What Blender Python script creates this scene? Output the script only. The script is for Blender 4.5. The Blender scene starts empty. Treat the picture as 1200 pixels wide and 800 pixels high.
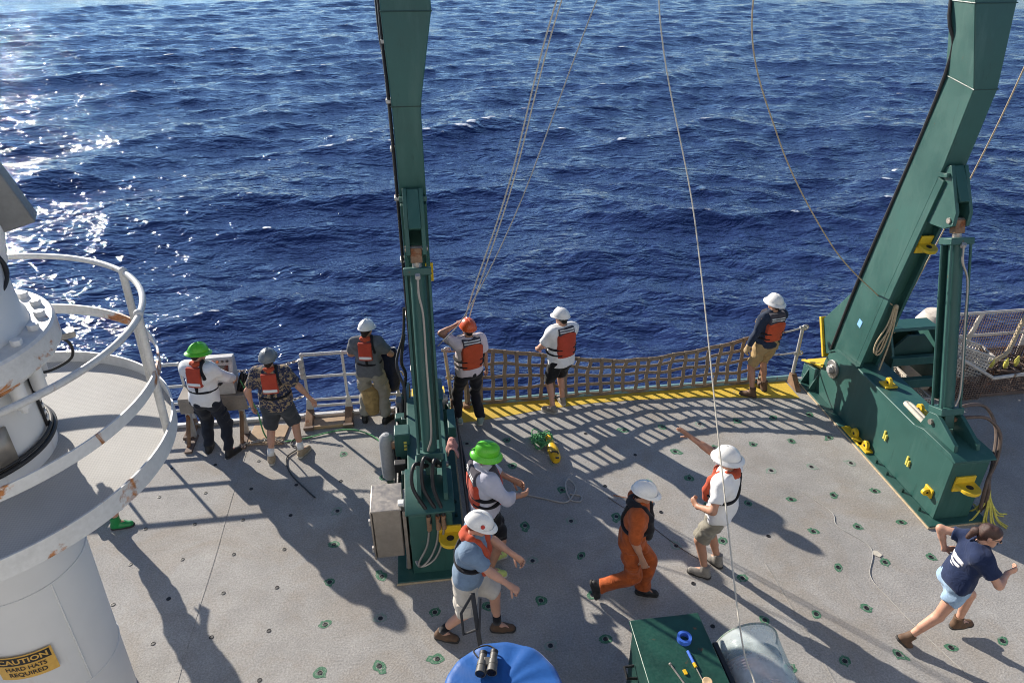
import bpy, math, random
import numpy as np
from mathutils import Vector, Matrix

scene = bpy.context.scene
R = math.radians

# ------------------------------------------------------------------ camera
# ship frame: origin on the main deck below the photographer, +Y aft, +X starboard in the picture, z up (m)
CAM_H, CAM_PITCH, CAM_YAW, CAM_ROLL = 6.41, R(29.48), R(7.668), R(-0.116)
cam_data = bpy.data.cameras.new('camera')
cam = bpy.data.objects.new('camera', cam_data)
scene.collection.objects.link(cam)
cam_data.sensor_width = 36.0
cam_data.lens = 842.07 / 1200 * 36.0
cam_data.clip_start = 0.1
cam_data.clip_end = 20000
fw = Vector((math.cos(CAM_PITCH) * math.sin(CAM_YAW), math.cos(CAM_PITCH) * math.cos(CAM_YAW), -math.sin(CAM_PITCH)))
rt = Vector((math.cos(CAM_YAW), -math.sin(CAM_YAW), 0))
up = rt.cross(fw)
rt2 = rt * math.cos(CAM_ROLL) + up * math.sin(CAM_ROLL)
up2 = up * math.cos(CAM_ROLL) - rt * math.sin(CAM_ROLL)
cm = Matrix.Identity(4)
for i in range(3):
    cm[i][0], cm[i][1], cm[i][2] = rt2[i], up2[i], -fw[i]
cm[2][3] = CAM_H
cam.matrix_world = cm
scene.camera = cam

# ------------------------------------------------------------------ sky, sun, exposure
SUN_AZ, SUN_EL = R(-36.8), R(22.5)          # azimuth from +Y towards +X
world = bpy.data.worlds.new('World')
scene.world = world
world.use_nodes = True
wn, wl = world.node_tree.nodes, world.node_tree.links
wn.clear()
wo = wn.new('ShaderNodeOutputWorld'); wb = wn.new('ShaderNodeBackground'); ws = wn.new('ShaderNodeTexSky')
ws.sky_type = 'NISHITA'; ws.sun_disc = False
ws.sun_elevation = SUN_EL; ws.sun_rotation = SUN_AZ
ws.altitude = 2500; ws.air_density = 1.0; ws.dust_density = 0.0; ws.ozone_density = 4.5
wb.inputs[1].default_value = 0.085
wl.new(ws.outputs[0], wb.inputs[0]); wl.new(wb.outputs[0], wo.inputs[0])
sd = bpy.data.lights.new('sun', 'SUN')
sd.energy = 4.6; sd.angle = R(0.53); sd.color = (1.0, 0.92, 0.81)
sun = bpy.data.objects.new('sun', sd); scene.collection.objects.link(sun)
to_sun = Vector((math.sin(SUN_AZ) * math.cos(SUN_EL), math.cos(SUN_AZ) * math.cos(SUN_EL), math.sin(SUN_EL)))
sun.rotation_euler = (-to_sun).to_track_quat('-Z', 'Y').to_euler()
sun.location = to_sun * 60
vs = scene.view_settings
vs.view_transform = 'Standard'; vs.look = 'None'; vs.gamma = 1.0; vs.use_curve_mapping = False
vs.exposure = 1.0
scene.cycles.filter_width = 1.05

# ------------------------------------------------------------------ mesh helpers
COL = scene.collection.objects
ORIG = {}                                     # object -> world position of its origin (translation-only things)

def V(*a):
    return np.array(a, float)

def frame(d):
    d = np.asarray(d, float); d = d / np.linalg.norm(d)
    a = V(0, 0, 1) if abs(d[2]) < 0.9 else V(1, 0, 0)
    u = np.cross(a, d); u /= np.linalg.norm(u)
    return u, np.cross(d, u), d

class MB:
    """collects shapes; build() links them as one mesh object"""
    def __init__(s):
        s.v = []; s.f = []
    def add(s, vs_, fs):
        b = len(s.v)
        s.v += [tuple(map(float, p)) for p in vs_]
        s.f += [tuple(b + i for i in f) for f in fs]
        return s
    def box(s, c, size, m=None):
        x, y, z = [q / 2 for q in size]
        P = np.array([(-x, -y, -z), (x, -y, -z), (x, y, -z), (-x, y, -z), (-x, -y, z), (x, -y, z), (x, y, z), (-x, y, z)])
        if m is not None:
            P = P @ np.array(m).T
        return s.add(P + np.array(c), [(0, 3, 2, 1), (4, 5, 6, 7), (0, 1, 5, 4), (1, 2, 6, 5), (2, 3, 7, 6), (3, 0, 4, 7)])
    def box2(s, a, b):
        a, b = np.minimum(a, b), np.maximum(a, b)
        return s.box((np.array(a) + b) / 2, np.array(b) - a)
    def cyl(s, p0, p1, r0, r1=None, n=16, cap=True):
        r1 = r0 if r1 is None else r1
        p0, p1 = np.asarray(p0, float), np.asarray(p1, float)
        u, w, d = frame(p1 - p0)
        an = [2 * math.pi * i / n for i in range(n)]
        P = [p0 + r0 * (math.cos(a) * u + math.sin(a) * w) for a in an] + [p1 + r1 * (math.cos(a) * u + math.sin(a) * w) for a in an]
        F = [(i, (i + 1) % n, n + (i + 1) % n, n + i) for i in range(n)]
        if cap:
            F += [tuple(range(n))[::-1], tuple(range(n, 2 * n))]
        return s.add(P, F)
    def tube(s, pts, r, n=8, closed=False, cap=True):
        P = [np.asarray(p, float) for p in pts]; m = len(P)
        rr = [r] * m if np.isscalar(r) else list(r)
        T = []
        for i in range(m):
            a = P[i - 1] if (i > 0 or closed) else P[i]
            b = P[(i + 1) % m] if (i < m - 1 or closed) else P[i]
            t = b - a; T.append(t / (np.linalg.norm(t) + 1e-12))
        u, w, _ = frame(T[0]); out = []
        for i in range(m):
            u = u - T[i] * (u @ T[i]); u /= np.linalg.norm(u); w = np.cross(T[i], u)
            out += [P[i] + rr[i] * (math.cos(2 * math.pi * k / n) * u + math.sin(2 * math.pi * k / n) * w) for k in range(n)]
        F = []
        for i in range(m if closed else m - 1):
            j = (i + 1) % m
            F += [(i * n + k, i * n + (k + 1) % n, j * n + (k + 1) % n, j * n + k) for k in range(n)]
        if cap and not closed:
            F += [tuple(range(n))[::-1], tuple(range((m - 1) * n, m * n))]
        return s.add(out, F)
    def strip(s, pts, width, thick, wdir):
        """flat bar swept along pts; wdir = direction(s) of its width"""
        P = [np.asarray(p, float) for p in pts]; m = len(P); out = []
        for i in range(m):
            t = P[min(i + 1, m - 1)] - P[max(i - 1, 0)]; t /= np.linalg.norm(t)
            w = np.asarray(wdir[i] if isinstance(wdir, list) else wdir, float)
            w = w - t * (w @ t); w /= np.linalg.norm(w); h = np.cross(t, w)
            out += [P[i] + a * w * width / 2 + b * h * thick / 2 for a, b in ((-1, -1), (1, -1), (1, 1), (-1, 1))]
        F = [(0, 1, 2, 3)[::-1], tuple(4 * (m - 1) + k for k in range(4))]
        for i in range(m - 1):
            F += [(4 * i + k, 4 * i + (k + 1) % 4, 4 * i + 4 + (k + 1) % 4, 4 * i + 4 + k) for k in range(4)]
        return s.add(out, F)
    def prism(s, poly, a, b, axis=0):
        """poly in the two other axes (cyclic order kept), extruded along axis from a to b"""
        n = len(poly)
        def mk(p, q):
            if axis == 0: return (q, p[0], p[1])
            if axis == 1: return (p[0], q, p[1])
            return (p[0], p[1], q)
        P = [mk(p, a) for p in poly] + [mk(p, b) for p in poly]
        ar = sum(poly[i][0] * poly[(i + 1) % n][1] - poly[(i + 1) % n][0] * poly[i][1] for i in range(n))
        flip = (ar > 0) == (b > a)
        if axis == 1: flip = not flip
        F = [tuple(range(n)), tuple(range(n, 2 * n))[::-1]] + [(i, i + n, (i + 1) % n + n, (i + 1) % n) for i in range(n)]
        if flip:
            F = [f[::-1] for f in F]
        return s.add(P, F)
    def lathe(s, prof, c=(0, 0, 0), n=32, a0=0, a1=2 * math.pi, m=None, cap=False):
        full = abs(a1 - a0 - 2 * math.pi) < 1e-6
        k = n if full else n + 1; P = []; F = []
        for i in range(k):
            a = a0 + (a1 - a0) * i / n
            P += [(r * math.cos(a), r * math.sin(a), z) for r, z in prof]
        P = np.array(P)
        if m is not None:
            P = P @ np.array(m).T
        L = len(prof)
        for i in range(n):
            j = (i + 1) % k
            F += [(i * L + q, j * L + q, j * L + q + 1, i * L + q + 1) for q in range(L - 1)]
        return s.add(P + np.array(c), F)
    def ball(s, c, r, n=12, sc=(1, 1, 1), m=None):
        prof = [(r * math.cos(t) + 1e-5, r * math.sin(t)) for t in np.linspace(-math.pi / 2, math.pi / 2, max(5, n // 2 + 1))]
        mm = np.diag(sc) if m is None else np.array(m) @ np.diag(sc)
        return s.lathe(prof, c, n, m=mm)
    def mirror_x(s, cx):
        o = MB(); o.v = [(2 * cx - x, y, z) for x, y, z in s.v]; o.f = [f[::-1] for f in s.f]
        return o
    def build(s, name, mat, parent=None, bevel=0, smooth=35, loc=None):
        return mkobj(name, s.v, s.f, mat, parent, bevel, smooth, loc)

def mkobj(name, verts, faces, mat, parent=None, bevel=0, smooth=35, loc=None):
    o0 = np.array(ORIG[parent.name]) if parent is not None else np.array(loc if loc is not None else (0, 0, 0), float)
    me = bpy.data.meshes.new(name)
    P = np.asarray(verts, float) - o0
    if isinstance(faces, np.ndarray):
        me.vertices.add(len(P)); me.vertices.foreach_set('co', P.astype(np.float32).ravel())
        nf, k = faces.shape
        me.loops.add(nf * k); me.loops.foreach_set('vertex_index', faces.astype(np.int32).ravel())
        me.polygons.add(nf); me.polygons.foreach_set('loop_start', (np.arange(nf) * k).astype(np.int32))
        me.update(calc_edges=True)
    else:
        me.from_pydata(P.tolist(), [], faces)
    me.validate()
    if smooth:
        me.polygons.foreach_set('use_smooth', np.ones(len(me.polygons), bool))
        if smooth < 179:
            me.set_sharp_from_angle(angle=R(smooth))
    me.materials.append(M[mat] if isinstance(mat, str) else mat)
    o = bpy.data.objects.new(name, me); COL.link(o)
    if parent is not None:
        o.parent = parent
    else:
        o.location = o0
    ORIG[o.name] = o0
    if bevel:
        b = o.modifiers.new('bevel', 'BEVEL'); b.width = bevel; b.segments = 2; b.limit_method = 'ANGLE'; b.angle_limit = R(40)
    return o

def tag(o, label=None, cat=None, group=None, kind=None):
    if label: o['label'] = label
    if cat: o['category'] = cat
    if group: o['group'] = group
    if kind: o['kind'] = kind
    return o

def thing(name, loc, label, cat, group=None):
    o = bpy.data.objects.new(name, None); COL.link(o)
    o.location = loc; o.empty_display_size = 0.2
    ORIG[o.name] = np.array(loc, float)
    return tag(o, label, cat, group)

def arc_pts(c, r, a0, a1, n, z=0):
    return [(c[0] + r * math.cos(a), c[1] + r * math.sin(a), z) for a in np.linspace(a0, a1, n)]

def bez(p, n=24):
    """Catmull-Rom through points p"""
    P = [np.asarray(q, float) for q in p]; P = [2 * P[0] - P[1]] + P + [2 * P[-1] - P[-2]]
    out = []; m = len(P) - 3
    for i in range(m):
        a, b, c, d = P[i:i + 4]
        k = max(2, n // m)
        for t in np.linspace(0, 1, k, endpoint=False):
            out.append(0.5 * (2 * b + (c - a) * t + (2 * a - 5 * b + 4 * c - d) * t * t + (3 * b - a - 3 * c + d) * t ** 3))
    out.append(P[-2])
    return out

def sagline(a, b, sag, n=24):
    a, b = np.array(a, float), np.array(b, float)
    return [a + (b - a) * t - V(0, 0, sag * 4 * t * (1 - t)) for t in np.linspace(0, 1, n)]

# ------------------------------------------------------------------ materials
M = {}

def nt(name):
    m = bpy.data.materials.new(name); m.use_nodes = True
    n, l = m.node_tree.nodes, m.node_tree.links
    M[name] = m
    return m, n, l, n['Principled BSDF']

def setin(node, **kw):
    for k, v in kw.items():
        node.inputs[k.replace('_', ' ')].default_value = v

def noise(n, l, scale, detail=4, rough=0.55, coord=None, dist=0):
    t = n.new('ShaderNodeTexNoise'); setin(t, Scale=scale, Detail=detail, Roughness=rough, Distortion=dist)
    if coord is not None: l.new(coord, t.inputs['Vector'])
    return t

def ramp(n, l, src, stops):
    r = n.new('ShaderNodeValToRGB'); l.new(src, r.inputs[0])
    while len(r.color_ramp.elements) < len(stops): r.color_ramp.elements.new(0.5)
    for e, (p, c) in zip(r.color_ramp.elements, stops):
        e.position = p; e.color = (c, c, c, 1) if np.isscalar(c) else (*c, 1)
    return r

def mixc(n, l, fac, a, b, mode='MIX'):
    x = n.new('ShaderNodeMix'); x.data_type = 'RGBA'; x.blend_type = mode
    for i, v in ((0, fac), (6, a), (7, b)):
        if hasattr(v, 'is_output'): l.new(v, x.inputs[i])
        elif i == 0: x.inputs[0].default_value = v
        else: x.inputs[i].default_value = (*v, 1)
    return x.outputs[2]

def bump(n, l, h, p, strength=0.2, dist=0.01, prev=None):
    b = n.new('ShaderNodeBump'); setin(b, Strength=strength, Distance=dist)
    l.new(h, b.inputs['Height'])
    if prev is not None: l.new(prev, b.inputs['Normal'])
    l.new(b.outputs[0], p.inputs['Normal'])
    return b.outputs[0]

def paint(name, col, rough=0.45, var=0.12, rust=0.0, metal=0.0, scale=6.0, bmp=0.08, chip=None, spec=0.5, rustcol=(0.16, 0.055, 0.018)):
    """painted or bare surface: blotchy tone, optional rust patches, fine relief"""
    m, n, l, p = nt(name)
    co = n.new('ShaderNodeTexCoord').outputs['Object']
    t1 = noise(n, l, scale, 5, 0.6, co); r1 = ramp(n, l, t1.outputs[0], [(0.3, tuple(c * (1 - var) for c in col)), (0.7, tuple(min(1, c * (1 + var)) for c in col))])
    c = r1.outputs[0]
    t2 = noise(n, l, scale * 9, 3, 0.6, co)
    c = mixc(n, l, 0.25, c, t2.outputs[0], 'OVERLAY')
    if rust:
        t3 = noise(n, l, scale * 0.9, 9, 0.68, co, 0.6)
        r3 = ramp(n, l, t3.outputs[0], [(0.66 - rust * 0.2, 0.0), (0.72 - rust * 0.2, 1.0)])
        t4 = noise(n, l, scale * 5, 4, 0.6, co)
        rc = ramp(n, l, t4.outputs[0], [(0.3, tuple(q * 0.5 for q in rustcol)), (0.7, tuple(q * 1.7 for q in rustcol))])
        c = mixc(n, l, r3.outputs[0], c, rc.outputs[0])
    l.new(c, p.inputs['Base Color'])
    rr = ramp(n, l, t2.outputs[0], [(0.3, max(0, rough - 0.08)), (0.75, min(1, rough + 0.12))]); l.new(rr.outputs[0], p.inputs['Roughness'])
    setin(p, Metallic=metal); p.inputs['Specular IOR Level'].default_value = spec
    if bmp: bump(n, l, t2.outputs[0], p, bmp, 0.006)
    return m

def cloth(name, col, var=0.15, rough=0.9, bmp=0.35, scale=14, col2=None, pat=None):
    m, n, l, p = nt(name)
    co = n.new('ShaderNodeTexCoord').outputs['Object']
    t1 = noise(n, l, scale, 4, 0.6, co, 0.5)
    c = ramp(n, l, t1.outputs[0], [(0.3, tuple(q * (1 - var) for q in col)), (0.7, tuple(min(1, q * (1 + var)) for q in col))]).outputs[0]
    if pat == 'floral':
        a = noise(n, l, 17, 3, 0.65, co, 1.4); f = ramp(n, l, a.outputs[0], [(0.50, 0.0), (0.53, 1.0)])
        c = mixc(n, l, f.outputs[0], c, col2)
        a2 = noise(n, l, 30, 2, 0.5, co, 0.8); f2 = ramp(n, l, a2.outputs[0], [(0.60, 0.0), (0.64, 1.0)])
        c = mixc(n, l, f2.outputs[0], c, (0.02, 0.025, 0.05))
    l.new(c, p.inputs['Base Color']); setin(p, Roughness=rough); p.inputs['Specular IOR Level'].default_value = 0.2
    w = noise(n, l, 9, 3, 0.5, co, 1.2); b0 = bump(n, l, w.outputs[0], p, bmp, 0.03)
    w2 = noise(n, l, 260, 2, 0.5, co); bump(n, l, w2.outputs[0], p, 0.15, 0.002, b0)
    p.inputs['Sheen Weight'].default_value = 0.1
    return m

def plain(name, col, rough=0.5, metal=0.0, spec=0.5, coat=0.0):
    return paint(name, col, rough, 0.06, 0, metal, 9, 0.04, spec=spec)
GREEN = (0.027, 0.090, 0.077)
paint('house_white', (0.48, 0.48, 0.475), 0.6, 0.05)
def green_steel(name, col):
    # gantry paint: chalky vertical runs, rust bleeding from small chips, uneven gloss
    m, n, l, p = nt(name)
    co = n.new('ShaderNodeTexCoord').outputs['Object']
    mp = n.new('ShaderNodeMapping'); mp.inputs['Scale'].default_value = (7, 7, 0.7); l.new(co, mp.inputs[0])
    big = noise(n, l, 1.3, 6, 0.6, co); run = noise(n, l, 1.0, 6, 0.65, mp.outputs[0]); fine = noise(n, l, 45, 3, 0.6, co)
    c = ramp(n, l, big.outputs[0], [(0.3, tuple(q * 0.82 for q in col)), (0.7, tuple(q * 1.15 for q in col))]).outputs[0]
    rf = ramp(n, l, run.outputs[0], [(0.52, 0.0), (0.75, 0.55)])
    c = mixc(n, l, rf.outputs[0], c, (col[0] * 2.2, col[1] * 1.5, col[2] * 1.5))
    gf = ramp(n, l, noise(n, l, 2.1, 8, 0.7, mp.outputs[0]).outputs[0], [(0.60, 0.0), (0.72, 0.5)])
    c = mixc(n, l, gf.outputs[0], c, tuple(q * 0.35 for q in col))
    ch = noise(n, l, 5.5, 9, 0.72, co, 0.3); cf = ramp(n, l, ch.outputs[0], [(0.675, 0.0), (0.70, 1.0)])
    c = mixc(n, l, cf.outputs[0], c, (0.12, 0.045, 0.016))
    rn = ramp(n, l, noise(n, l, 1.6, 9, 0.75, mp.outputs[0], 0.2).outputs[0], [(0.66, 0.0), (0.76, 0.6)])
    c = mixc(n, l, rn.outputs[0], c, (0.10, 0.055, 0.03))
    l.new(c, p.inputs['Base Color'])
    rr = ramp(n, l, big.outputs[0], [(0.3, 0.38), (0.7, 0.58)]); l.new(rr.outputs[0], p.inputs['Roughness'])
    p.inputs['Specular IOR Level'].default_value = 0.35
    b0 = bump(n, l, fine.outputs[0], p, 0.12, 0.004); bump(n, l, noise(n, l, 1.6, 2, 0.5, co).outputs[0], p, 0.2, 0.03, b0)
green_steel('green_paint', GREEN)
paint('lid_green', (0.012, 0.055, 0.038), 0.4, 0.35, 0.2, scale=4)
paint('dark_green_paint', (0.014, 0.05, 0.042), 0.45, 0.2, 0.16, scale=2.5)
paint('white_paint', (0.64, 0.64, 0.63), 0.42, 0.07, 0.10, scale=1.5, bmp=0.08, rustcol=(0.36, 0.15, 0.05))
def white_steel(name, col):
    # white crane paint with brown drip streaks and grime
    m, n, l, p = nt(name)
    co = n.new('ShaderNodeTexCoord').outputs['Object']
    mp = n.new('ShaderNodeMapping'); mp.inputs['Scale'].default_value = (6, 6, 0.55); l.new(co, mp.inputs[0])
    big = noise(n, l, 1.2, 5, 0.6, co); fine = noise(n, l, 40, 3, 0.6, co)
    c = ramp(n, l, big.outputs[0], [(0.3, tuple(q * 0.93 for q in col)), (0.7, tuple(q * 1.04 for q in col))]).outputs[0]
    a = ramp(n, l, noise(n, l, 1.3, 8, 0.72, mp.outputs[0], 0.2).outputs[0], [(0.60, 0.0), (0.78, 0.5)])
    c = mixc(n, l, a.outputs[0], c, (0.42, 0.33, 0.22))
    r3 = ramp(n, l, noise(n, l, 3.4, 10, 0.75, co, 0.5).outputs[0], [(0.685, 0.0), (0.71, 1.0)])
    c = mixc(n, l, r3.outputs[0], c, (0.30, 0.12, 0.035))
    l.new(c, p.inputs['Base Color']); setin(p, Roughness=0.45)
    b0 = bump(n, l, fine.outputs[0], p, 0.10, 0.004); bump(n, l, noise(n, l, 2.2, 2, 0.5, co).outputs[0], p, 0.25, 0.03, b0)
white_steel('crane_white', (0.64, 0.64, 0.63))
paint('white_rusty', (0.58, 0.58, 0.565), 0.45, 0.08, 0.42, scale=3.0, rustcol=(0.34, 0.13, 0.035))
paint('rail_white', (0.50, 0.495, 0.475), 0.4, 0.1, 0.22, scale=6, rustcol=(0.30, 0.13, 0.05))
paint('yellow_paint', (0.66, 0.44, 0.02), 0.5, 0.15, 0.22, scale=5, rustcol=(0.22, 0.13, 0.04))
paint('steel', (0.34, 0.33, 0.31), 0.38, 0.15, 0.25, metal=0.7, scale=6)
paint('stainless', (0.33, 0.295, 0.255), 0.42, 0.10, 0.14, metal=0.6, scale=2.2, bmp=0.02, rustcol=(0.26, 0.14, 0.07))
paint('galvanised', (0.42, 0.41, 0.39), 0.5, 0.15, 0.35, metal=0.35, scale=9)
paint('rusty', (0.22, 0.13, 0.075), 0.85, 0.35, 0.5, scale=7, bmp=0.3)
paint('tan_board', (0.36, 0.25, 0.155), 0.85, 0.18, 0.0, scale=3, bmp=0.2)
paint('black_rubber', (0.012, 0.012, 0.013), 0.55, 0.2, 0, scale=8)
paint('black_gloss', (0.01, 0.01, 0.012), 0.25, 0.1, 0, scale=8)
paint('brown_hose', (0.10, 0.07, 0.055), 0.6, 0.3, 0, scale=14)
paint('grey_paint', (0.30, 0.31, 0.315), 0.45, 0.12, 0.05, scale=3)
paint('grey_dark', (0.15, 0.155, 0.155), 0.45, 0.12, 0.03, scale=3)
paint('console_grey', (0.43, 0.43, 0.425), 0.5, 0.08, 0.06, scale=4)
paint('weathered_wood', (0.25, 0.225, 0.195), 0.85, 0.22, 0.0, scale=5, bmp=0.25)
paint('rope_white', (0.52, 0.48, 0.40), 0.9, 0.15, 0, scale=30, bmp=0.4)
paint('rope_tan', (0.42, 0.33, 0.21), 0.9, 0.2, 0, scale=30, bmp=0.4)
paint('rope_grey', (0.36, 0.35, 0.33), 0.8, 0.15, 0, scale=30, bmp=0.4)
paint('rope_green', (0.09, 0.30, 0.12), 0.85, 0.25, 0, scale=30, bmp=0.4)
paint('rope_yellow', (0.55, 0.50, 0.10), 0.9, 0.25, 0, scale=30, bmp=0.4)
paint('rope_orange', (0.40, 0.16, 0.08), 0.9, 0.2, 0, scale=30, bmp=0.4)
paint('webbing', (0.20, 0.158, 0.118), 0.9, 0.22, 0, scale=10, bmp=0.4)
paint('cage_white', (0.50, 0.45, 0.385), 0.7, 0.25, 0.3, scale=5, rustcol=(0.18, 0.10, 0.05))
paint('cage_dark', (0.13, 0.09, 0.07), 0.8, 0.3, 0.4, scale=6)
paint('chain_steel', (0.30, 0.285, 0.26), 0.5, 0.2, 0.35, metal=0.5, scale=20)
paint('hull_paint', (0.45, 0.46, 0.47), 0.4, 0.1, 0.25, scale=0.8)
paint('teal_lip', (0.17, 0.30, 0.30), 0.5, 0.2, 0.15, scale=4)
paint('red_plastic', (0.55, 0.03, 0.02), 0.35, 0.1)
paint('orange_plastic', (0.62, 0.16, 0.03), 0.35, 0.1)
paint('blue_plastic', (0.05, 0.14, 0.55), 0.4, 0.1)
paint('screen_dark', (0.012, 0.014, 0.016), 0.15, 0.1)
paint('paper_white', (0.72, 0.71, 0.68), 0.7, 0.05)
paint('sign_amber', (0.60, 0.355, 0.075), 0.5, 0.05, scale=3)
paint('sign_black', (0.012, 0.012, 0.012), 0.5, 0.05)
paint('blue_light', (0.22, 0.46, 0.80), 0.6, 0.05)
paint('wood_light', (0.52, 0.36, 0.20), 0.7, 0.15, scale=12)
paint('pink_rag', (0.42, 0.20, 0.17), 0.9, 0.2)
paint('buoy_yellow', (0.70, 0.42, 0.015), 0.35, 0.12, scale=8)
paint('binocular_grey', (0.085, 0.08, 0.07), 0.5, 0.2, scale=20)
cloth('blue_tarp', (0.012, 0.085, 0.30), 0.12, 0.5, 0.12, 5)
cloth('navy_cloth', (0.012, 0.018, 0.045), 0.2)
cloth('canvas_tan', (0.33, 0.23, 0.10), 0.3)
# clothes
cloth('c_white', (0.70, 0.70, 0.70), 0.04)
cloth('c_offwhite', (0.62, 0.60, 0.60), 0.05)
cloth('c_pinkwhite', (0.62, 0.54, 0.56), 0.05)
cloth('c_navy_pants', (0.016, 0.019, 0.028), 0.25)
cloth('c_black', (0.010, 0.010, 0.012), 0.25)
cloth('c_charcoal', (0.045, 0.050, 0.058), 0.18)
cloth('c_grey_tee', (0.105, 0.112, 0.125), 0.15)
cloth('c_khaki_pants', (0.26, 0.245, 0.205), 0.1)
cloth('c_floral', (0.026, 0.032, 0.065), 0.2, col2=(0.30, 0.22, 0.13), pat='floral')
cloth('c_jeans', (0.018, 0.018, 0.022), 0.3)
cloth('c_navy_shirt', (0.020, 0.030, 0.055), 0.2)
cloth('c_tan_shorts', (0.34, 0.235, 0.11), 0.1)
cloth('c_blue_tee', (0.15, 0.215, 0.30), 0.12)
cloth('c_stone_shorts', (0.50, 0.46, 0.40), 0.08)
cloth('c_olive_shorts', (0.22, 0.205, 0.165), 0.12)
cloth('c_coverall', (0.36, 0.080, 0.020), 0.28)
cloth('c_denim', (0.26, 0.37, 0.50), 0.15)
cloth('c_navy_tee', (0.014, 0.024, 0.065), 0.15)
cloth('c_lilac', (0.45, 0.45, 0.52), 0.06)
cloth('v_red', (0.40, 0.058, 0.032), 0.10, bmp=0.25)
cloth('v_orange', (0.46, 0.075, 0.030), 0.10, bmp=0.25)
cloth('v_collar', (0.44, 0.075, 0.035), 0.12, bmp=0.25)
cloth('v_grey', (0.06, 0.055, 0.068), 0.15, bmp=0.2)
cloth('v_black', (0.013, 0.013, 0.016), 0.2, bmp=0.2)
cloth('v_reflect', (0.72, 0.72, 0.70), 0.03, rough=0.5, bmp=0.05)
cloth('sock_white', (0.7, 0.7, 0.69), 0.05)
cloth('glove_tan', (0.42, 0.30, 0.16), 0.12)
paint('sh_black', (0.013, 0.012, 0.012), 0.6, 0.2, scale=20)
paint('sh_brown', (0.10, 0.055, 0.03), 0.75, 0.2, scale=20)
paint('sh_grey', (0.20, 0.185, 0.165), 0.8, 0.25, scale=20)
paint('sh_tan', (0.30, 0.235, 0.16), 0.8, 0.2, scale=20)
paint('sh_neon', (0.50, 0.56, 0.16), 0.7, 0.15, scale=20)
paint('sh_teal', (0.22, 0.29, 0.26), 0.8, 0.15, scale=20)
paint('sh_greenboot', (0.012, 0.22, 0.055), 0.4, 0.1, scale=10)
paint('sole', (0.45, 0.43, 0.38), 0.8, 0.1)
paint('sole_dark', (0.03, 0.028, 0.026), 0.8, 0.1)
for nm, c in (('h_green', (0.10, 0.46, 0.022)), ('h_white', (0.72, 0.71, 0.68)), ('h_orange', (0.60, 0.09, 0.02)), ('h_grey', (0.15, 0.16, 0.17))):
    paint(nm, c, 0.32, 0.05, scale=14, bmp=0.03)
paint('hair_dark', (0.014, 0.010, 0.008), 0.55, 0.3, scale=60, bmp=0.5)
paint('hair_brown', (0.050, 0.020, 0.012), 0.5, 0.35, scale=60, bmp=0.5)
paint('hair_light', (0.17, 0.10, 0.06), 0.5, 0.3, scale=60, bmp=0.5)
paint('glass_dark', (0.008, 0.008, 0.01), 0.1, 0.05)
paint('emblem_red', (0.45, 0.03, 0.02), 0.5, 0.05)

def skin(name, col):
    m, n, l, p = nt(name)
    co = n.new('ShaderNodeTexCoord').outputs['Object']
    t = noise(n, l, 11, 4, 0.6, co)
    c = ramp(n, l, t.outputs[0], [(0.3, tuple(q * 0.88 for q in col)), (0.7, tuple(q * 1.1 for q in col))])
    l.new(c.outputs[0], p.inputs['Base Color']); setin(p, Roughness=0.55)
    p.inputs['Subsurface Weight'].default_value = 0.12
    p.inputs['Subsurface Radius'].default_value = (0.02, 0.008, 0.004)
    p.inputs['Subsurface Scale'].default_value = 0.5
    t2 = noise(n, l, 120, 3, 0.6, co); bump(n, l, t2.outputs[0], p, 0.1, 0.003)
skin('skin_fair', (0.50, 0.27, 0.185)); skin('skin_tan', (0.40, 0.205, 0.13)); skin('skin_mid', (0.44, 0.235, 0.155))

def mat_deck():
    m, n, l, p = nt('deck_nonskid')
    co = n.new('ShaderNodeTexCoord').outputs['Object']
    big = noise(n, l, 0.55, 6, 0.6, co); mid = noise(n, l, 3.2, 6, 0.65, co); fine = noise(n, l, 48, 4, 0.75, co); grit = noise(n, l, 230, 2, 0.6, co)
    c = ramp(n, l, big.outputs[0], [(0.3, (0.262, 0.252, 0.238)), (0.7, (0.366, 0.353, 0.334))]).outputs[0]
    c2 = ramp(n, l, mid.outputs[0], [(0.35, (0.42, 0.42, 0.42)), (0.65, (0.58, 0.58, 0.58))]).outputs[0]
    c = mixc(n, l, 0.5, c, c2, 'OVERLAY')
    # brownish ingrained stains in patches
    st = noise(n, l, 0.9, 7, 0.7, co, 0.8); sr = ramp(n, l, st.outputs[0], [(0.46, 0.0), (0.68, 0.6)])
    c = mixc(n, l, sr.outputs[0], c, (0.27, 0.228, 0.18))
    # rust freckles
    rs = noise(n, l, 7.5, 8, 0.75, co, 0.4); rr = ramp(n, l, rs.outputs[0], [(0.69, 0.0), (0.735, 0.8)])
    gate = ramp(n, l, st.outputs[0], [(0.45, 0.15), (0.62, 1.0)])
    mul = n.new('ShaderNodeMath'); mul.operation = 'MULTIPLY'; l.new(rr.outputs[0], mul.inputs[0]); l.new(gate.outputs[0], mul.inputs[1])
    c = mixc(n, l, mul.outputs[0], c, (0.13, 0.062, 0.026))
    gr = ramp(n, l, fine.outputs[0], [(0.3, 0.16), (0.7, 0.84)])
    c = mixc(n, l, 0.45, c, gr.outputs[0], 'OVERLAY')
    # dark specks
    sp = noise(n, l, 26, 3, 0.6, co); spr = ramp(n, l, sp.outputs[0], [(0.74, 0.0), (0.77, 0.6)])
    c = mixc(n, l, spr.outputs[0], c, (0.06, 0.05, 0.04))
    l.new(c, p.inputs['Base Color']); setin(p, Roughness=0.85); p.inputs['Specular IOR Level'].default_value = 0.25
    b0 = bump(n, l, fine.outputs[0], p, 0.55, 0.012)
    b1 = bump(n, l, grit.outputs[0], p, 0.35, 0.004, b0)
    bump(n, l, big.outputs[0], p, 0.15, 0.05, b1)
mat_deck()

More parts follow.
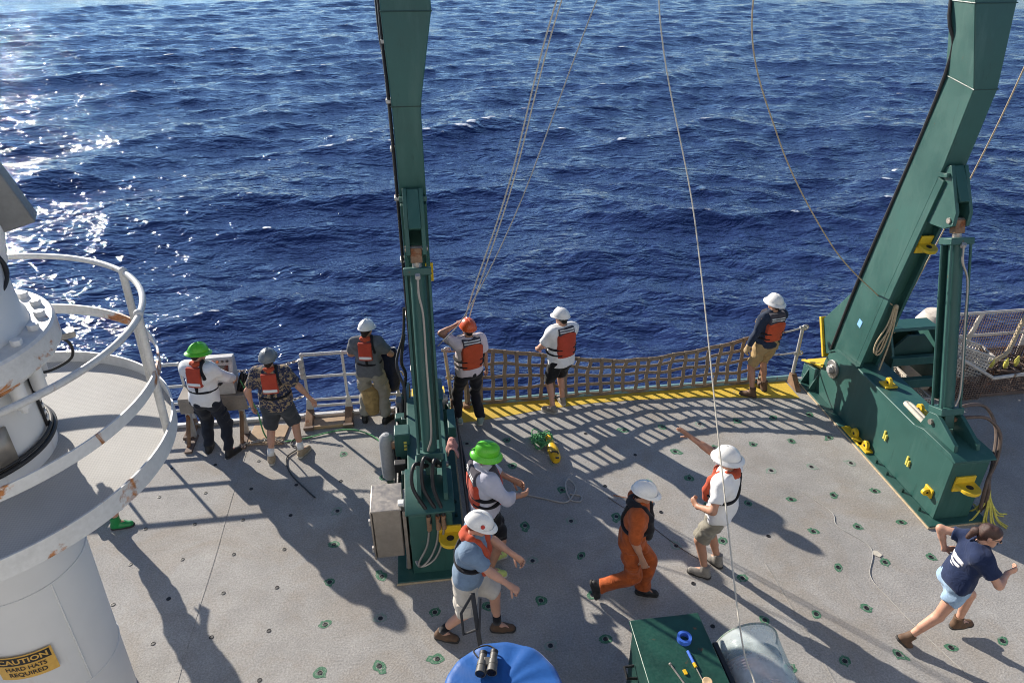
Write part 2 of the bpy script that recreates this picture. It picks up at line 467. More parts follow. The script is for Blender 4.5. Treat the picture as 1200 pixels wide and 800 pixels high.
def mat_yellow_deck():
    m, n, l, p = nt('deck_yellow')
    co = n.new('ShaderNodeTexCoord').outputs['Object']
    a = noise(n, l, 5, 7, 0.7, co); fine = noise(n, l, 75, 3, 0.7, co)
    c = ramp(n, l, noise(n, l, 1.4, 4, 0.6, co).outputs[0], [(0.3, (0.50, 0.33, 0.03)), (0.7, (0.66, 0.45, 0.045))]).outputs[0]
    w = ramp(n, l, a.outputs[0], [(0.60, 0.0), (0.68, 0.75)])
    c = mixc(n, l, w.outputs[0], c, (0.30, 0.27, 0.21))
    gr = ramp(n, l, fine.outputs[0], [(0.25, 0.30), (0.75, 0.70)])
    c = mixc(n, l, 0.5, c, gr.outputs[0], 'OVERLAY')
    l.new(c, p.inputs['Base Color']); setin(p, Roughness=0.8)
    bump(n, l, fine.outputs[0], p, 0.5, 0.012)
mat_yellow_deck()

def mat_green_spray():
    m, n, l, p = nt('green_spray')
    co = n.new('ShaderNodeTexCoord').outputs['Object']
    a = noise(n, l, 40, 4, 0.7, co)
    c = ramp(n, l, a.outputs[0], [(0.35, (0.025, 0.105, 0.055)), (0.52, (0.055, 0.17, 0.095)), (0.62, (0.19, 0.225, 0.19))])
    l.new(c.outputs[0], p.inputs['Base Color']); setin(p, Roughness=0.8)
    bump(n, l, noise(n, l, 75, 3, 0.7, co).outputs[0], p, 0.5, 0.01)
    m, n, l, p = nt('pale_spray')
    a = noise(n, l, 40, 4, 0.7, n.new('ShaderNodeTexCoord').outputs['Object'])
    c = ramp(n, l, a.outputs[0], [(0.35, (0.13, 0.24, 0.16)), (0.60, (0.29, 0.295, 0.28))])
    l.new(c.outputs[0], p.inputs['Base Color']); setin(p, Roughness=0.85)
mat_green_spray()

def mat_tread():
    """raised-bar tread plate of the crane platform"""
    m, n, l, p = nt('tread_white')
    co = n.new('ShaderNodeTexCoord').outputs['Object']
    mp = n.new('ShaderNodeMapping'); mp.inputs['Rotation'].default_value = (0, 0, R(45)); l.new(co, mp.inputs[0])
    ch = n.new('ShaderNodeTexChecker'); setin(ch, Scale=68.0); l.new(mp.outputs[0], ch.inputs[0])
    big = noise(n, l, 1.2, 6, 0.65, co)
    c = ramp(n, l, big.outputs[0], [(0.3, (0.41, 0.40, 0.38)), (0.7, (0.51, 0.50, 0.475))]).outputs[0]
    ru = noise(n, l, 2.7, 9, 0.72, co, 0.5); rr = ramp(n, l, ru.outputs[0], [(0.665, 0.0), (0.71, 0.85)])
    c = mixc(n, l, rr.outputs[0], c, (0.30, 0.15, 0.06))
    c = mixc(n, l, 0.20, c, ch.outputs[0], 'MULTIPLY')
    l.new(c, p.inputs['Base Color']); setin(p, Roughness=0.8); p.inputs['Specular IOR Level'].default_value = 0.2
    bump(n, l, ch.outputs[1], p, 0.5, 0.006)
mat_tread()

def mat_sea():
    m, n, l, p = nt('sea_water')
    co = n.new('ShaderNodeTexCoord').outputs['Object']
    mp = n.new('ShaderNodeMapping'); mp.inputs['Scale'].default_value = (0.55, 1.0, 1.0); mp.inputs['Rotation'].default_value = (0, 0, R(12)); l.new(co, mp.inputs[0])
    big = noise(n, l, 0.05, 3, 0.5, co)
    c = ramp(n, l, big.outputs[0], [(0.3, (0.0150, 0.0250, 0.082)), (0.7, (0.0175, 0.0305, 0.098))]).outputs[0]
    at = n.new('ShaderNodeAttribute'); at.attribute_name = 'foam'
    fn = noise(n, l, 6.0, 6, 0.75, mp.outputs[0], 1.2)
    fsum = n.new('ShaderNodeMath'); fsum.operation = 'MULTIPLY_ADD'; l.new(fn.outputs[0], fsum.inputs[0]); fsum.inputs[1].default_value = 0.9; l.new(at.outputs['Fac'], fsum.inputs[2])
    fr = ramp(n, l, fsum.outputs[0], [(0.72, 0.0), (0.95, 1.0)])
    c = mixc(n, l, fr.outputs[0], c, (0.62, 0.66, 0.70))
    l.new(c, p.inputs['Base Color'])
    ro = ramp(n, l, fr.outputs[0], [(0.0, 0.06), (0.6, 0.7)]); l.new(ro.outputs[0], p.inputs['Roughness'])
    setin(p, IOR=1.333)
    n1 = noise(n, l, 1.7, 3, 0.55, mp.outputs[0], 0.9)
    n2 = noise(n, l, 6.5, 2, 0.5, mp.outputs[0], 0.7)
    n0 = noise(n, l, 0.62, 3, 0.5, mp.outputs[0], 0.8)
    bz = bump(n, l, n0.outputs[0], p, 1.0, 0.24)
    b0 = bump(n, l, n1.outputs[0], p, 1.0, 0.15, bz)
    bump(n, l, n2.outputs[0], p, 1.0, 0.042, b0)
mat_sea()

def mat_plastic():
    m, n, l, p = nt('clear_plastic')
    co = n.new('ShaderNodeTexCoord').outputs['Object']
    a = noise(n, l, 5, 5, 0.6, co)
    out = n['Material Output']
    setin(p, Roughness=0.18, IOR=1.45); p.inputs['Base Color'].default_value = (0.76, 0.83, 0.83, 1)
    tr = n.new('ShaderNodeBsdfTransparent'); tr.inputs[0].default_value = (0.90, 0.95, 0.95, 1)
    mx = n.new('ShaderNodeMixShader')
    f = ramp(n, l, a.outputs[0], [(0.3, 0.20), (0.7, 0.40)])
    l.new(f.outputs[0], mx.inputs[0]); l.new(tr.outputs[0], mx.inputs[1]); l.new(p.outputs[0], mx.inputs[2]); l.new(mx.outputs[0], out.inputs[0])
    bump(n, l, a.outputs[0], p, 0.3, 0.02)
mat_plastic()
# ------------------------------------------------------------------ sea
SEA_Z = -2.6
def make_sea():
    rng = np.random.default_rng(11)
    r = np.concatenate([np.array([0.5, 4, 7.5, 9.5]), np.geomspace(10.5, 130, 760), np.geomspace(137, 9000, 70)])
    dense = np.radians(np.linspace(-52, 66, 620))
    rest = np.radians(np.linspace(66, 308, 62)[1:-1])
    az = np.concatenate([dense, rest])
    Rr, A = np.meshgrid(r, az, indexing='ij')
    X = (Rr * np.sin(A)).astype(np.float32); Y = (Rr * np.cos(A)).astype(np.float32)
    Z = np.zeros_like(X); DX = np.zeros_like(X); DY = np.zeros_like(X); J = np.zeros_like(X)
    nd = len(dense)
    spacing = np.gradient(r)
    lam = np.concatenate([np.geomspace(0.42, 2.2, 52), np.geomspace(2.3, 14, 44), [19, 24, 31]])
    for L in lam:
        k = 2 * math.pi / L
        spread = 0.95 if L < 2.3 else 0.55
        th = R(172) + rng.normal(0, spread) + (0.25 if L < 3 else 0)
        st = 0.026 if L < 0.9 else (0.037 if L < 5 else (0.032 if L < 14 else 0.010))
        a = st / k * rng.uniform(0.6, 1.4)
        ph = rng.uniform(0, 2 * math.pi)
        rmax = max(45, 100 * L)
        ir = int(np.searchsorted(r, min(rmax, 900)))
        if ir < 3: continue
        sl = (slice(0, ir), slice(None) if L > 3 else slice(0, nd))
        fade = np.clip((rmax - r[:ir]) / (0.4 * rmax), 0, 1).astype(np.float32)[:, None]
        f = (k * (math.sin(th) * X[sl] + math.cos(th) * Y[sl]) + ph).astype(np.float32)
        c, s = np.cos(f), np.sin(f)
        # slow modulation makes groups, so that the pattern does not look regular
        g = 0.55 + 0.45 * np.sin((k * 0.13) * (math.cos(th) * X[sl] - math.sin(th) * Y[sl]) + ph * 3 + (k * 0.09) * X[sl])
        aa = a * fade * g
        Z[sl] += aa * c
        q = 1.05 if L > 1 else 0.8
        DX[sl] -= q * aa * math.sin(th) * s; DY[sl] -= q * aa * math.cos(th) * s
        J[sl] += q * aa * k * c
    Xf, Yf = X + DX, Y + DY
    # white caps: where crests fold, and only in a few gusty places
    gust = np.sin(X * 0.21 + 1.3) * np.sin(Y * 0.17 + 0.4) + 0.6 * np.sin(X * 0.09 - Y * 0.13)
    Jg = J + 0.05 * gust; vis = (r[:, None] > 13) & (r[:, None] < 75) & (np.arange(len(az))[None, :] < len(dense))
    q0 = np.quantile(Jg[vis], 0.989)
    foam = np.clip((Jg - q0) * 4.0, 0, 0.75)
    foam[:, nd:] = 0
    nr, na = X.shape
    I = np.arange(nr * na).reshape(nr, na)
    a_, b_ = I[:-1, :], I[1:, :]
    F = np.stack([a_, np.roll(a_, -1, 1), np.roll(b_, -1, 1), b_], -1).reshape(-1, 4)[:, ::-1]
    P = np.stack([Xf, Yf, Z + SEA_Z], -1).reshape(-1, 3)
    o = mkobj('sea', P, F, 'sea_water', smooth=180)
    at = o.data.attributes.new('foam', 'FLOAT', 'POINT'); at.data.foreach_set('value', foam.astype(np.float32).ravel())
    tag(o, kind='structure')
make_sea()

# ------------------------------------------------------------------ deck and hull
AFT = 9.40
DX0, DX1 = -6.2, 12.4
hull = MB().prism([(-30, -6), (AFT - 0.5, -6), (AFT - 0.06, -2.2), (AFT - 0.03, -0.032), (-30, -0.032)], DX0 + 0.05, DX1 - 0.05, 0).build('hull', 'hull_paint', smooth=30)
tag(hull, kind='structure')
deck = MB().box2((DX0, -30, -0.03), (DX1, AFT, 0)).build('deck', 'deck_nonskid', smooth=0)
tag(deck, kind='structure')
ORIG['deck'] = V(0, 0, 0)

# white superstructure behind the photographer: out of the picture, it throws sunlight back on the deck
sup = MB().box2((-6.0, -9.0, 0.0), (12.2, -0.9, 9.5))
for k in range(3):
    sup.box2((-6.0, -0.92, 2.95 + 2.6 * k), (12.2, -0.55, 3.05 + 2.6 * k))
tag(sup.build('superstructure', 'house_white', smooth=0), kind='structure')

# yellow painted strip along the open stern
front = [(0.07, 8.84), (0.41, 8.86), (0.8, 8.90), (1.21, 8.96), (1.74, 9.05), (2.5, 9.11), (3.3, 9.10), (4.0, 9.05), (4.68, 8.96), (5.3, 8.87), (5.79, 8.79)]
y = MB()
for (x0, y0), (x1, y1) in zip(front[:-1], front[1:]):
    b = len(y.v)
    y.v += [(x0, y0, 0.004), (x1, y1, 0.004), (x1, AFT - 0.1, 0.004), (x0, AFT - 0.1, 0.004)]; y.f.append((b, b + 1, b + 2, b + 3))
y.build('yellow_edge_paint', 'deck_yellow', deck, smooth=0)
lip = MB().cyl((0.25, AFT - 0.03, 0.012), (6.0, AFT - 0.03, 0.012), 0.05, n=12).build('deck_edge_bar', 'teal_lip', deck)
MB().box2((DX0, AFT - 0.09, 0.0), (0.2, AFT - 0.012, 0.05)).build('deck_edge_coaming', 'rail_white', deck, bevel=0.01)
MB().box2((6.9, AFT - 0.09, 0.0), (DX1, AFT - 0.012, 0.05)).build('deck_edge_coaming', 'rail_white', deck, bevel=0.01)
# weld seams of the deck plates
for x, y0, y1 in ((-2.68, 2.0, 8.9), (0.66, 2.0, 8.8), (3.75, 2.0, 5.6)):
    pts = [(x + 0.006 * math.sin(q * 3.1), q, 0.001) for q in np.linspace(y0, y1, 40)]
    MB().strip(pts, 0.016, 0.006, (1, 0, 0)).build('deck_seam', 'deck_nonskid', deck, smooth=0)

# tie-down sockets, one every 0.585 m
rng = random.Random(4)
sock = MB().lathe([(0.026, 0.0), (0.025, 0.004), (0.018, 0.005), (0.016, 0.002), (0.0001, 0.002)], n=14)
rim_me = None
def blot(r, mat, seed, ring):
    q = random.Random(seed); n = 20
    k = [q.uniform(0.75, 1.25) for _ in range(n)]
    k = [(k[i - 1] + k[i] + k[(i + 1) % n]) / 3 * (1 + (0.5 if q.random() < 0.07 else 0)) for i in range(n)]
    o = MB()
    st = q.uniform(0.8, 1.25)
    o.v = [(r * st * k[i] * math.cos(i * 2 * math.pi / n), r / st * k[i] * math.sin(i * 2 * math.pi / n), 0.002) for i in range(n)]
    inn = 0.030 if not ring else r * 0.62
    o.v += [(inn * k[i] * math.cos(i * 2 * math.pi / n), inn * k[i] * math.sin(i * 2 * math.pi / n), 0.002) for i in range(n)]
    o.f = [(i, (i + 1) % n, n + (i + 1) % n, n + i) for i in range(n)]
    return o
paint_me = {}
for i in range(-8, 12):
    for j in range(-3, 8):
        x, yy = 1.0477 + 0.585 * i, 4.8402 + 0.585 * j
        if yy > 8.75 or (x < -4.4) or (5.95 < x < 6.9 and yy > 5.85) or (-0.5 < x < 0.3 and yy > 5.85) or x > 7.4:
            continue
        if (x + 3.5) ** 2 + (yy - 4.79) ** 2 < 0.6 ** 2: continue
        if rng.random() < 0.05: continue
        o = MB(); o.v = [(a + x, b + yy, c) for a, b, c in sock.v]; o.f = sock.f
        if rim_me is None:
            so = mkobj('tie_down_socket', sock.v, sock.f, 'black_rubber', deck); rim_me = so.data
        else:
            so = bpy.data.objects.new('tie_down_socket', rim_me); COL.link(so); so.parent = deck
        so.location = (x, yy, 0)
        unp = (i <= -5 and j >= 2) or (i <= -5 and rng.random() < 0.35)
        if unp: continue
        kind = 'dense' if (i >= 4 and j <= 3 or rng.random() < 0.25) else 'pale'
        if rng.random() < (0.05 if i >= 4 else 0.22): continue
        v = rng.randrange(6)
        key = (kind, v)
        if key not in paint_me:
            b = blot(0.056 if kind == 'dense' else 0.066, None, v * 7 + len(kind), kind == 'pale' and v % 2)
            po = mkobj('green_paint_mark', b.v, b.f, 'green_spray' if kind == 'dense' else ('pale_spray' if v % 2 else 'green_spray'), None, smooth=0)
            paint_me[key] = po.data
        else:
            po = bpy.data.objects.new('green_paint_mark', paint_me[key]); COL.link(po)
        po.parent = so; po.location = (0, 0, 0); po.rotation_euler = (0, 0, rng.uniform(0, 6.28))
# ------------------------------------------------------------------ the A-frame
CX = 3.13
def loft(levels):
    o = MB()
    for (fy, fz), (ay, az_), xi, xo in levels:
        o.v += [(xi, fy, fz), (xo, fy, fz), (xo, ay, az_), (xi, ay, az_)]
    n = len(levels)
    for i in range(n - 1):
        b = 4 * i
        for k in range(4):
            o.f.append((b + k, b + (k + 1) % 4, b + 4 + (k + 1) % 4, b + 4 + k))
    o.f += [(3, 2, 1, 0), tuple(4 * (n - 1) + k for k in range(4))]
    return o
LEVELS = [((8.30, 0.50), (8.90, 0.50), 6.17, 6.46), ((8.22, 0.91), (8.85, 0.80), 6.17, 6.46), ((7.98, 2.30), (8.64, 2.00), 6.17, 6.46),
          ((7.63, 4.03), (8.23, 4.05), 6.17, 6.46), ((7.52, 4.91), (8.04, 4.99), 6.17, 6.46), ((7.68, 5.77), (8.08, 5.77), 6.01, 6.50),
          ((8.05, 8.3), (8.55, 8.3), 6.01, 6.50)]
aframe = thing('a_frame', (CX, 8.6, 0.5), 'tall dark green steel gantry with two bent legs straddling the open stern', 'gantry')

def side(mb, left):
    return mb.mirror_x(CX) if left else mb

def padeye(parent, p, nrm, upd, w=0.16, h=0.18, lug=0.09, name='padeye', mat='yellow_paint'):
    """flat pad with a round lug and hole, facing nrm, lug along upd"""
    n_ = np.array(nrm, float); u = np.array(upd, float); s_ = np.cross(u, n_); p = np.array(p, float)
    m = np.stack([s_, u, n_], 1)
    o = MB().box(p + n_ * 0.012, (w, h, 0.024), m)
    pts = [(-lug * 0.9, 0.02)] + [(math.cos(a) * lug * 0.85 , lug * 0.75 + 0.02 + math.sin(a) * lug * 0.8) for a in np.linspace(math.pi, 0, 9)] + [(lug * 0.9, 0.02)]
    ring = []
    hole = [(math.cos(a) * lug * 0.33, lug * 0.7 + math.sin(a) * lug * 0.33) for a in np.linspace(math.pi, -math.pi, 11)]
    th = 0.022
    def P(a, b, c): return p + u * (a - 0.0) + n_ * b + s_ * c
    for c in (-th, th):
        b0 = len(o.v)
        o.v += [tuple(P(a, b, c)) for a, b in pts]
    L = len(pts); b0 = len(o.v) - 2 * L
    o.f += [tuple(b0 + i for i in range(L))[::-1], tuple(b0 + L + i for i in range(L))]
    o.f += [(b0 + i, b0 + (i + 1) % L, b0 + L + (i + 1) % L, b0 + L + i) for i in range(L)]
    ob = o.build(name, mat, parent, bevel=0.004)
    MB().cyl(P(0, lug * 0.8, -th - 0.003), P(0, lug * 0.8, th + 0.003), lug * 0.3, n=12).build('padeye_hole', 'black_rubber', ob)
    return ob

for left in (True, False):
    S = lambda mb: side(mb, left)
    leg = S(loft(LEVELS)).build('leg', 'green_paint', aframe, bevel=0.012, smooth=20)
    leg['label'] = 'left leg of the gantry, its dark forward face towards us' if left else 'right leg of the gantry, leaning, its broad inboard face in sunlight'
    # raised flanges that leave a recessed channel on the forward face
    for xa, xb in ((6.172, 6.215), (6.415, 6.458)):
        pts = [((xa + xb) / 2, yv, zv) for yv, zv in ((8.19, 0.95), (7.95, 2.3), (7.63, 3.88))]
        S(MB().strip(pts, xb - xa, 0.13, (1, 0, 0))).build('flange', 'green_paint', leg, bevel=0.004, smooth=0)
    S(MB().box((6.315, 7.60, 3.93), (0.30, 0.14, 0.05), Matrix.Rotation(R(-12), 3, 'X'))).build('flange', 'green_paint', leg, bevel=0.004)
    # weld lines across the bends
    for (f_, a_, xi, xo) in (LEVELS[4], LEVELS[5]):
        e = 0.004
        S(MB().tube([(xi - e, a_[0] + e, a_[1]), (xi - e, f_[0] - e, f_[1]), (xo + e, f_[0] - e, f_[1]), (xo + e, a_[0] + e, a_[1])], 0.007, 6)).build('weld_bead', 'dark_green_paint', leg)
    S(MB().prism([(8.66, 1.98), (9.30, 1.12), (9.02, 0.66), (8.87, 0.74)], 6.20, 6.43, 0)).build('fin', 'green_paint', leg, bevel=0.01)
    S(MB().strip([(6.315, 9.325, 1.16), (6.315, 9.02, 0.60)], 0.30, 0.055, (1, 0, 0))).build('bumper_bar', 'yellow_paint', leg, bevel=0.008)
    # hoses clipped along the aft edge
    side_x = 6.155 if not left else 6.50
    for dxx, rr, mt in ((0, 0.020, 'black_rubber'), (0.002, 0.013, 'black_rubber')):
        pts = bez([(side_x + dxx, 8.84 + dxx * 8, 0.85), (side_x + dxx, 8.60 + dxx * 10, 2.2), (side_x + dxx, 8.02 + dxx * 8, 5.0), (side_x + (0.04 if left else -0.155) * 1.0 + dxx, 8.07 + dxx * 8, 5.8), (side_x + (0.04 if left else -0.155) + dxx, 8.5, 8.25)], 30)
        S(MB().tube(pts, rr, 8)).build('hose', mt, leg)
    if left:
        for rr, off, mt in ((0.017, 0.0, 'black_rubber'), (0.014, 0.035, 'black_rubber'), (0.011, 0.06, 'galvanised')):
            pts = [(6.475 + 0.008, 7.72 + off, 3.9), (6.475 + 0.010, 7.60 + off, 4.9), (6.50 + 0.01, 7.76 + off, 5.8), (6.50 + 0.01, 8.1 + off, 8.2)]
            pts = [(6.49, 8.02 + off, 2.3), (6.49, 8.24 + off, 1.0)][::-1] + pts
            S(MB().tube(bez(pts, 30), rr, 8)).build('hose', mt, leg)
        for z, yv in ((1.4, 8.22), (2.3, 8.06), (3.1, 7.90), (3.9, 7.74), (4.45, 7.68), (4.95, 7.62), (5.5, 7.72)):
            S(MB().box((6.49, yv + 0.02, z), (0.05, 0.13, 0.035))).build('hose_clip', 'galvanised', leg, bevel=0.004)
    # bracket for the ram
    g = MB().prism([(7.66, 4.00), (7.79, 3.30), (7.38, 3.34), (7.25, 3.42), (7.26, 3.58), (7.56, 4.06)], 6.205, 6.25, 0)
    g.prism([(7.66, 4.00), (7.79, 3.30), (7.38, 3.34), (7.25, 3.42), (7.26, 3.58), (7.56, 4.06)], 6.38, 6.425, 0)
    g.prism([(7.66, 3.98), (7.78, 3.62), (7.36, 3.66), (7.30, 3.70), (7.57, 4.05)], 6.2505, 6.3795, 0)
    bk = S(g).build('ram_bracket', 'green_paint', leg, bevel=0.006)
    S(MB().cyl((6.19, 7.33, 3.46), (6.44, 7.33, 3.46), 0.035, n=14)).build('ram_pin', 'stainless', bk)
    # yellow pad on the forward face
    if left:
        padeye(leg, (0.075, 7.80, 2.98), (0, -0.97, -0.24), (0, 0.24, -0.97)[0:3], 0.09, 0.26, 0.06)
    else:
        padeye(leg, (6.35, 7.795, 2.98), (0, -0.97, -0.24), (1, 0, 0), 0.26, 0.20, 0.12)
MB().prism([(7.95, 8.15), (8.65, 8.15), (8.7, 8.85), (8.0, 8.85)], -0.3, 6.56, 0).build('crossbeam', 'green_paint', aframe, bevel=0.02)
MB().box((6.166, 8.36, 1.55), (0.004, 0.085, 0.11), Matrix.Rotation(R(14), 3, 'X')).build('tape_patch', 'blue_light', aframe).__setitem__('label', 'small square of pale blue tape')

def pedestal(left, label):
    S = lambda mb: side(mb, left)
    bx = 2 * CX - 6.36 if left else 6.36
    t = thing('gantry_pedestal', (bx, 7.5, 0), label, 'pedestal', 'pedestals carrying the gantry')
    pl = S(MB().box2((5.99, 5.86, 0.002), (6.78, 9.28, 0.035))).build('base_plate', 'green_paint', t, bevel=0.006)
    S(MB().tube([(5.982, 9.2, 0.012), (5.982, 5.852, 0.012), (6.79, 5.852, 0.012)], 0.014, 6)).build('weld_bead', 'rope_tan', pl)
    body = S(MB().prism([(5.97, 0.03), (8.2, 0.03), (8.2, 0.97), (6.66, 0.93), (6.55, 0.99), (6.06, 0.985), (5.97, 0.90)], 6.12, 6.60, 0)).build('body', 'green_paint', t, bevel=0.012)
    # cheek plates round the pivot
    cheek = [(8.12, 0.03), (9.06, 0.03), (9.0, 0.34), (8.90, 0.48), (8.87, 0.66), (8.80, 0.82), (8.68, 0.91), (8.52, 0.93), (8.12, 0.968)]
    for a, b in ((6.121, 6.162), (6.558, 6.599)):
        S(MB().prism(cheek, a, b, 0)).build('cheek_plate', 'green_paint', t, bevel=0.008)
    S(MB().prism([(8.1, 0.955), (8.52, 0.932), (8.68, 0.912), (8.80, 0.82), (8.81, 0.835), (8.69, 0.932), (8.53, 0.955), (8.1, 0.985)], 6.105, 6.165, 0)).build('cheek_rim', 'green_paint', t)
    pin = S(MB().cyl((6.06, 8.61, 0.63), (6.66, 8.61, 0.63), 0.075, n=20)).build('pivot_pin', 'steel', t, bevel=0.006)
    S(MB().cyl((6.085, 8.61, 0.63), (6.118, 8.61, 0.63), 0.145, n=24)).build('pivot_washer', 'steel', pin, bevel=0.006)
    S(MB().cyl((6.03, 8.61, 0.63), (6.085, 8.61, 0.63), 0.06, n=6)).build('pivot_nut', 'galvanised', pin, bevel=0.004)
    # aft step with yellow tread
    S(MB().prism([(9.06, 0.03), (9.37, 0.03), (9.37, 0.30), (8.98, 0.38), (8.96, 0.2)], 6.10, 6.62, 0)).build('aft_step', 'green_paint', t, bevel=0.008)
    S(MB().prism([(8.86, 0.535), (9.395, 0.315), (9.395, 0.345), (8.86, 0.565)], 6.06, 6.118, 0)).build('step_tread', 'yellow_paint', t, bevel=0.004)
    S(MB().prism([(8.9, 0.405), (9.395, 0.31), (9.395, 0.34), (8.9, 0.435)], 6.165, 6.555, 0)).build('step_tread', 'yellow_paint', t, bevel=0.004)
    # ribs on the inboard side
    for yv in (8.95, 9.2):
        S(MB().prism([(6.0, 0.035), (6.119, 0.035), (6.119, 0.33)], yv - 0.012, yv + 0.012, 1)).build('rib', 'green_paint', t)
    # front top cap, stepped
    S(MB().prism([(5.93, 0.945), (6.72, 0.925), (6.72, 0.955), (6.55, 1.01), (6.04, 1.01), (5.93, 0.965)], 6.09, 6.63, 0)).build('top_cap', 'green_paint', t, bevel=0.006)
    # lugs of the ram
    for a, b in ((6.15, 6.20), (6.44, 6.49)):
        S(MB().prism([(6.06, 1.008), (6.70, 0.99), (6.62, 1.22), (6.50, 1.26), (6.42, 1.24), (6.08, 1.09)], a, b, 0)).build('ram_lug', 'green_paint', t, bevel=0.006)
    S(MB().cyl((6.12, 6.53, 1.13), (6.52, 6.53, 1.13), 0.035, n=14)).build('ram_pin', 'stainless', t)
    # hydraulic ram
    a, b = V(6.32, 6.52, 1.16), V(6.32, 7.32, 3.42)
    d = (b - a) / np.linalg.norm(b - a); L = np.linalg.norm(b - a)
    rm = np.stack([V(1, 0, 0), np.cross(d, V(1, 0, 0)), d], 1)
    ram = S(MB().cyl(a + d * 0.1, a + d * (L - 0.17), 0.085, n=24)).build('ram_barrel', 'green_paint', t)
    S(MB().cyl(a + d * (L - 0.17), b, 0.05, n=16)).build('ram_rod', 'stainless', ram)
    S(MB().box(a + d * 0.12, (0.30, 0.24, 0.09), rm)).build('ram_end_block', 'green_paint', ram, bevel=0.008)
    S(MB().box(a + d * (L - 0.20), (0.30, 0.22, 0.08), rm)).build('ram_end_block', 'green_paint', ram, bevel=0.008)
    S(MB().box(a + d * 0.0 , (0.13, 0.15, 0.22), rm)).build('ram_clevis', 'green_paint', ram, bevel=0.01)
    S(MB().box(a + d * (L - 0.03), (0.125, 0.11, 0.16), rm)).build('ram_clevis', 'rusty', ram, bevel=0.01)
    for sx, r_ in ((-0.125, 0.016), (0.125, 0.016)):
        for fy in (-0.08, 0.08):
            o_ = rm @ V(sx, fy, 0)
            S(MB().cyl(a + d * 0.14 + o_, a + d * (L - 0.22) + o_, r_, n=10)).build('tie_rod', 'green_paint', ram)
    ch = rm @ V(0, 0.105, 0)
    S(MB().box(a + d * (L / 2) + ch, (0.23, 0.03, L - 0.5), rm)).build('backing_plate', 'green_paint', ram, bevel=0.004)
    # silver pipe with a dog-leg
    fr_ = rm @ V(0, -0.125, 0); sx = rm @ V(0.075 if not left else -0.03, 0, 0)
    pts = [a + d * (L - 0.24) + rm @ V(0.0, -0.12, 0), a + d * (L - 0.45) + rm @ V(0.0, -0.125, 0), a + d * (L - 0.68) + sx * 1.0 + fr_, a + d * 1.2 + sx + fr_, a + d * 0.42 + sx + fr_, a + d * 0.2 + rm @ V(0.02, -0.13, 0)]
    S(MB().tube(bez(pts, 40), 0.013, 8)).build('hydraulic_pipe', 'stainless', ram)
    S(MB().cyl(a + d * (L - 0.27) + rm @ V(0, -0.10, 0), a + d * (L - 0.23) + rm @ V(0, -0.13, 0), 0.03, n=10)).build('pipe_union', 'galvanised', ram)
    return t

pl = pedestal(True, 'left green gantry pedestal with upright ram, beside the steel junction box')
pr_ = pedestal(False, 'right green gantry pedestal with yellow pad eyes, its long side in sunlight')
# pad eyes of the right pedestal
padeye(pr_, (6.12, 6.17, 0.32), (-1, 0, 0), (0, 0, 1), 0.14, 0.13, 0.055)
for yv, zv in ((6.66, 0.42), (7.18, 0.45)):       # small flat cleats welded to the side
    MB().box((6.112, yv, zv), (0.022, 0.026, 0.13)).box((6.110, yv - 0.045, zv - 0.02), (0.03, 0.022, 0.09)).build('cleat', 'rope_yellow', pr_)
padeye(pr_, (6.34, 5.97, 0.60), (0, -1, 0), (1, 0, 0), 0.22, 0.26, 0.14)
padeye(pr_, (6.30, 7.62, 0.955), (0, 0, 1), (0, 1, 0), 0.18, 0.17, 0.065)
padeye(pr_, (6.34, 6.98, 0.945), (0, 0, 1), (0, 1, 0), 0.18, 0.17, 0.065)
padeye(pr_, (6.07, 7.70, 0.036), (0, 0, 1), (0, 1, 0), 0.14, 0.46, 0.075)
padeye(pr_, (6.07, 7.42, 0.036), (0, 0, 1), (0, -1, 0), 0.12, 0.24, 0.07)
padeye(pl, (0.10, 5.97, 0.62), (0, -1, 0), (1, 0, 0), 0.22, 0.26, 0.14)
for t, m_ in ((pr_, False), (pl, True)):
    for k, (yv) in enumerate((6.15, 6.5, 6.85, 7.1)):
        S = (lambda q: q.mirror_x(CX)) if m_ else (lambda q: q)
        S(MB().cyl((6.05, yv, 0.035), (6.05, yv, 0.065), 0.022, n=6).cyl((6.05, yv, 0.06), (6.05, yv, 0.085), 0.012, n=8)).build('anchor_bolt', 'dark_green_paint', t)
# hoses looping at the ends of the rams
def hose(parent, pts, r, mat='brown_hose', name='hose', n=40):
    return MB().tube(bez(pts, n), r, 8).build(name, mat, parent)
hose(pr_, [(6.42, 6.50, 1.16), (6.56, 6.44, 1.22), (6.74, 6.36, 1.24), (6.88, 6.25, 1.08), (6.84, 6.12, 0.80), (6.70, 6.0, 0.62), (6.66, 5.95, 0.50), (6.68, 5.93, 0.22), (6.72, 5.95, 0.12)], 0.022)
hose(pr_, [(6.40, 6.56, 1.18), (6.62, 6.62, 1.26), (6.92, 6.62, 1.22), (7.02, 6.45, 0.98), (6.88, 6.2, 0.72), (6.74, 6.02, 0.56), (6.73, 5.96, 0.44), (6.75, 5.95, 0.2), (6.74, 5.97, 0.12)], 0.022)
MB().cyl((6.30, 6.50, 1.14), (6.45, 6.50, 1.16), 0.032, n=10).cyl((6.30, 6.56, 1.17), (6.42, 6.56, 1.18), 0.032, n=10).build('hose_fitting', 'rusty', pr_)
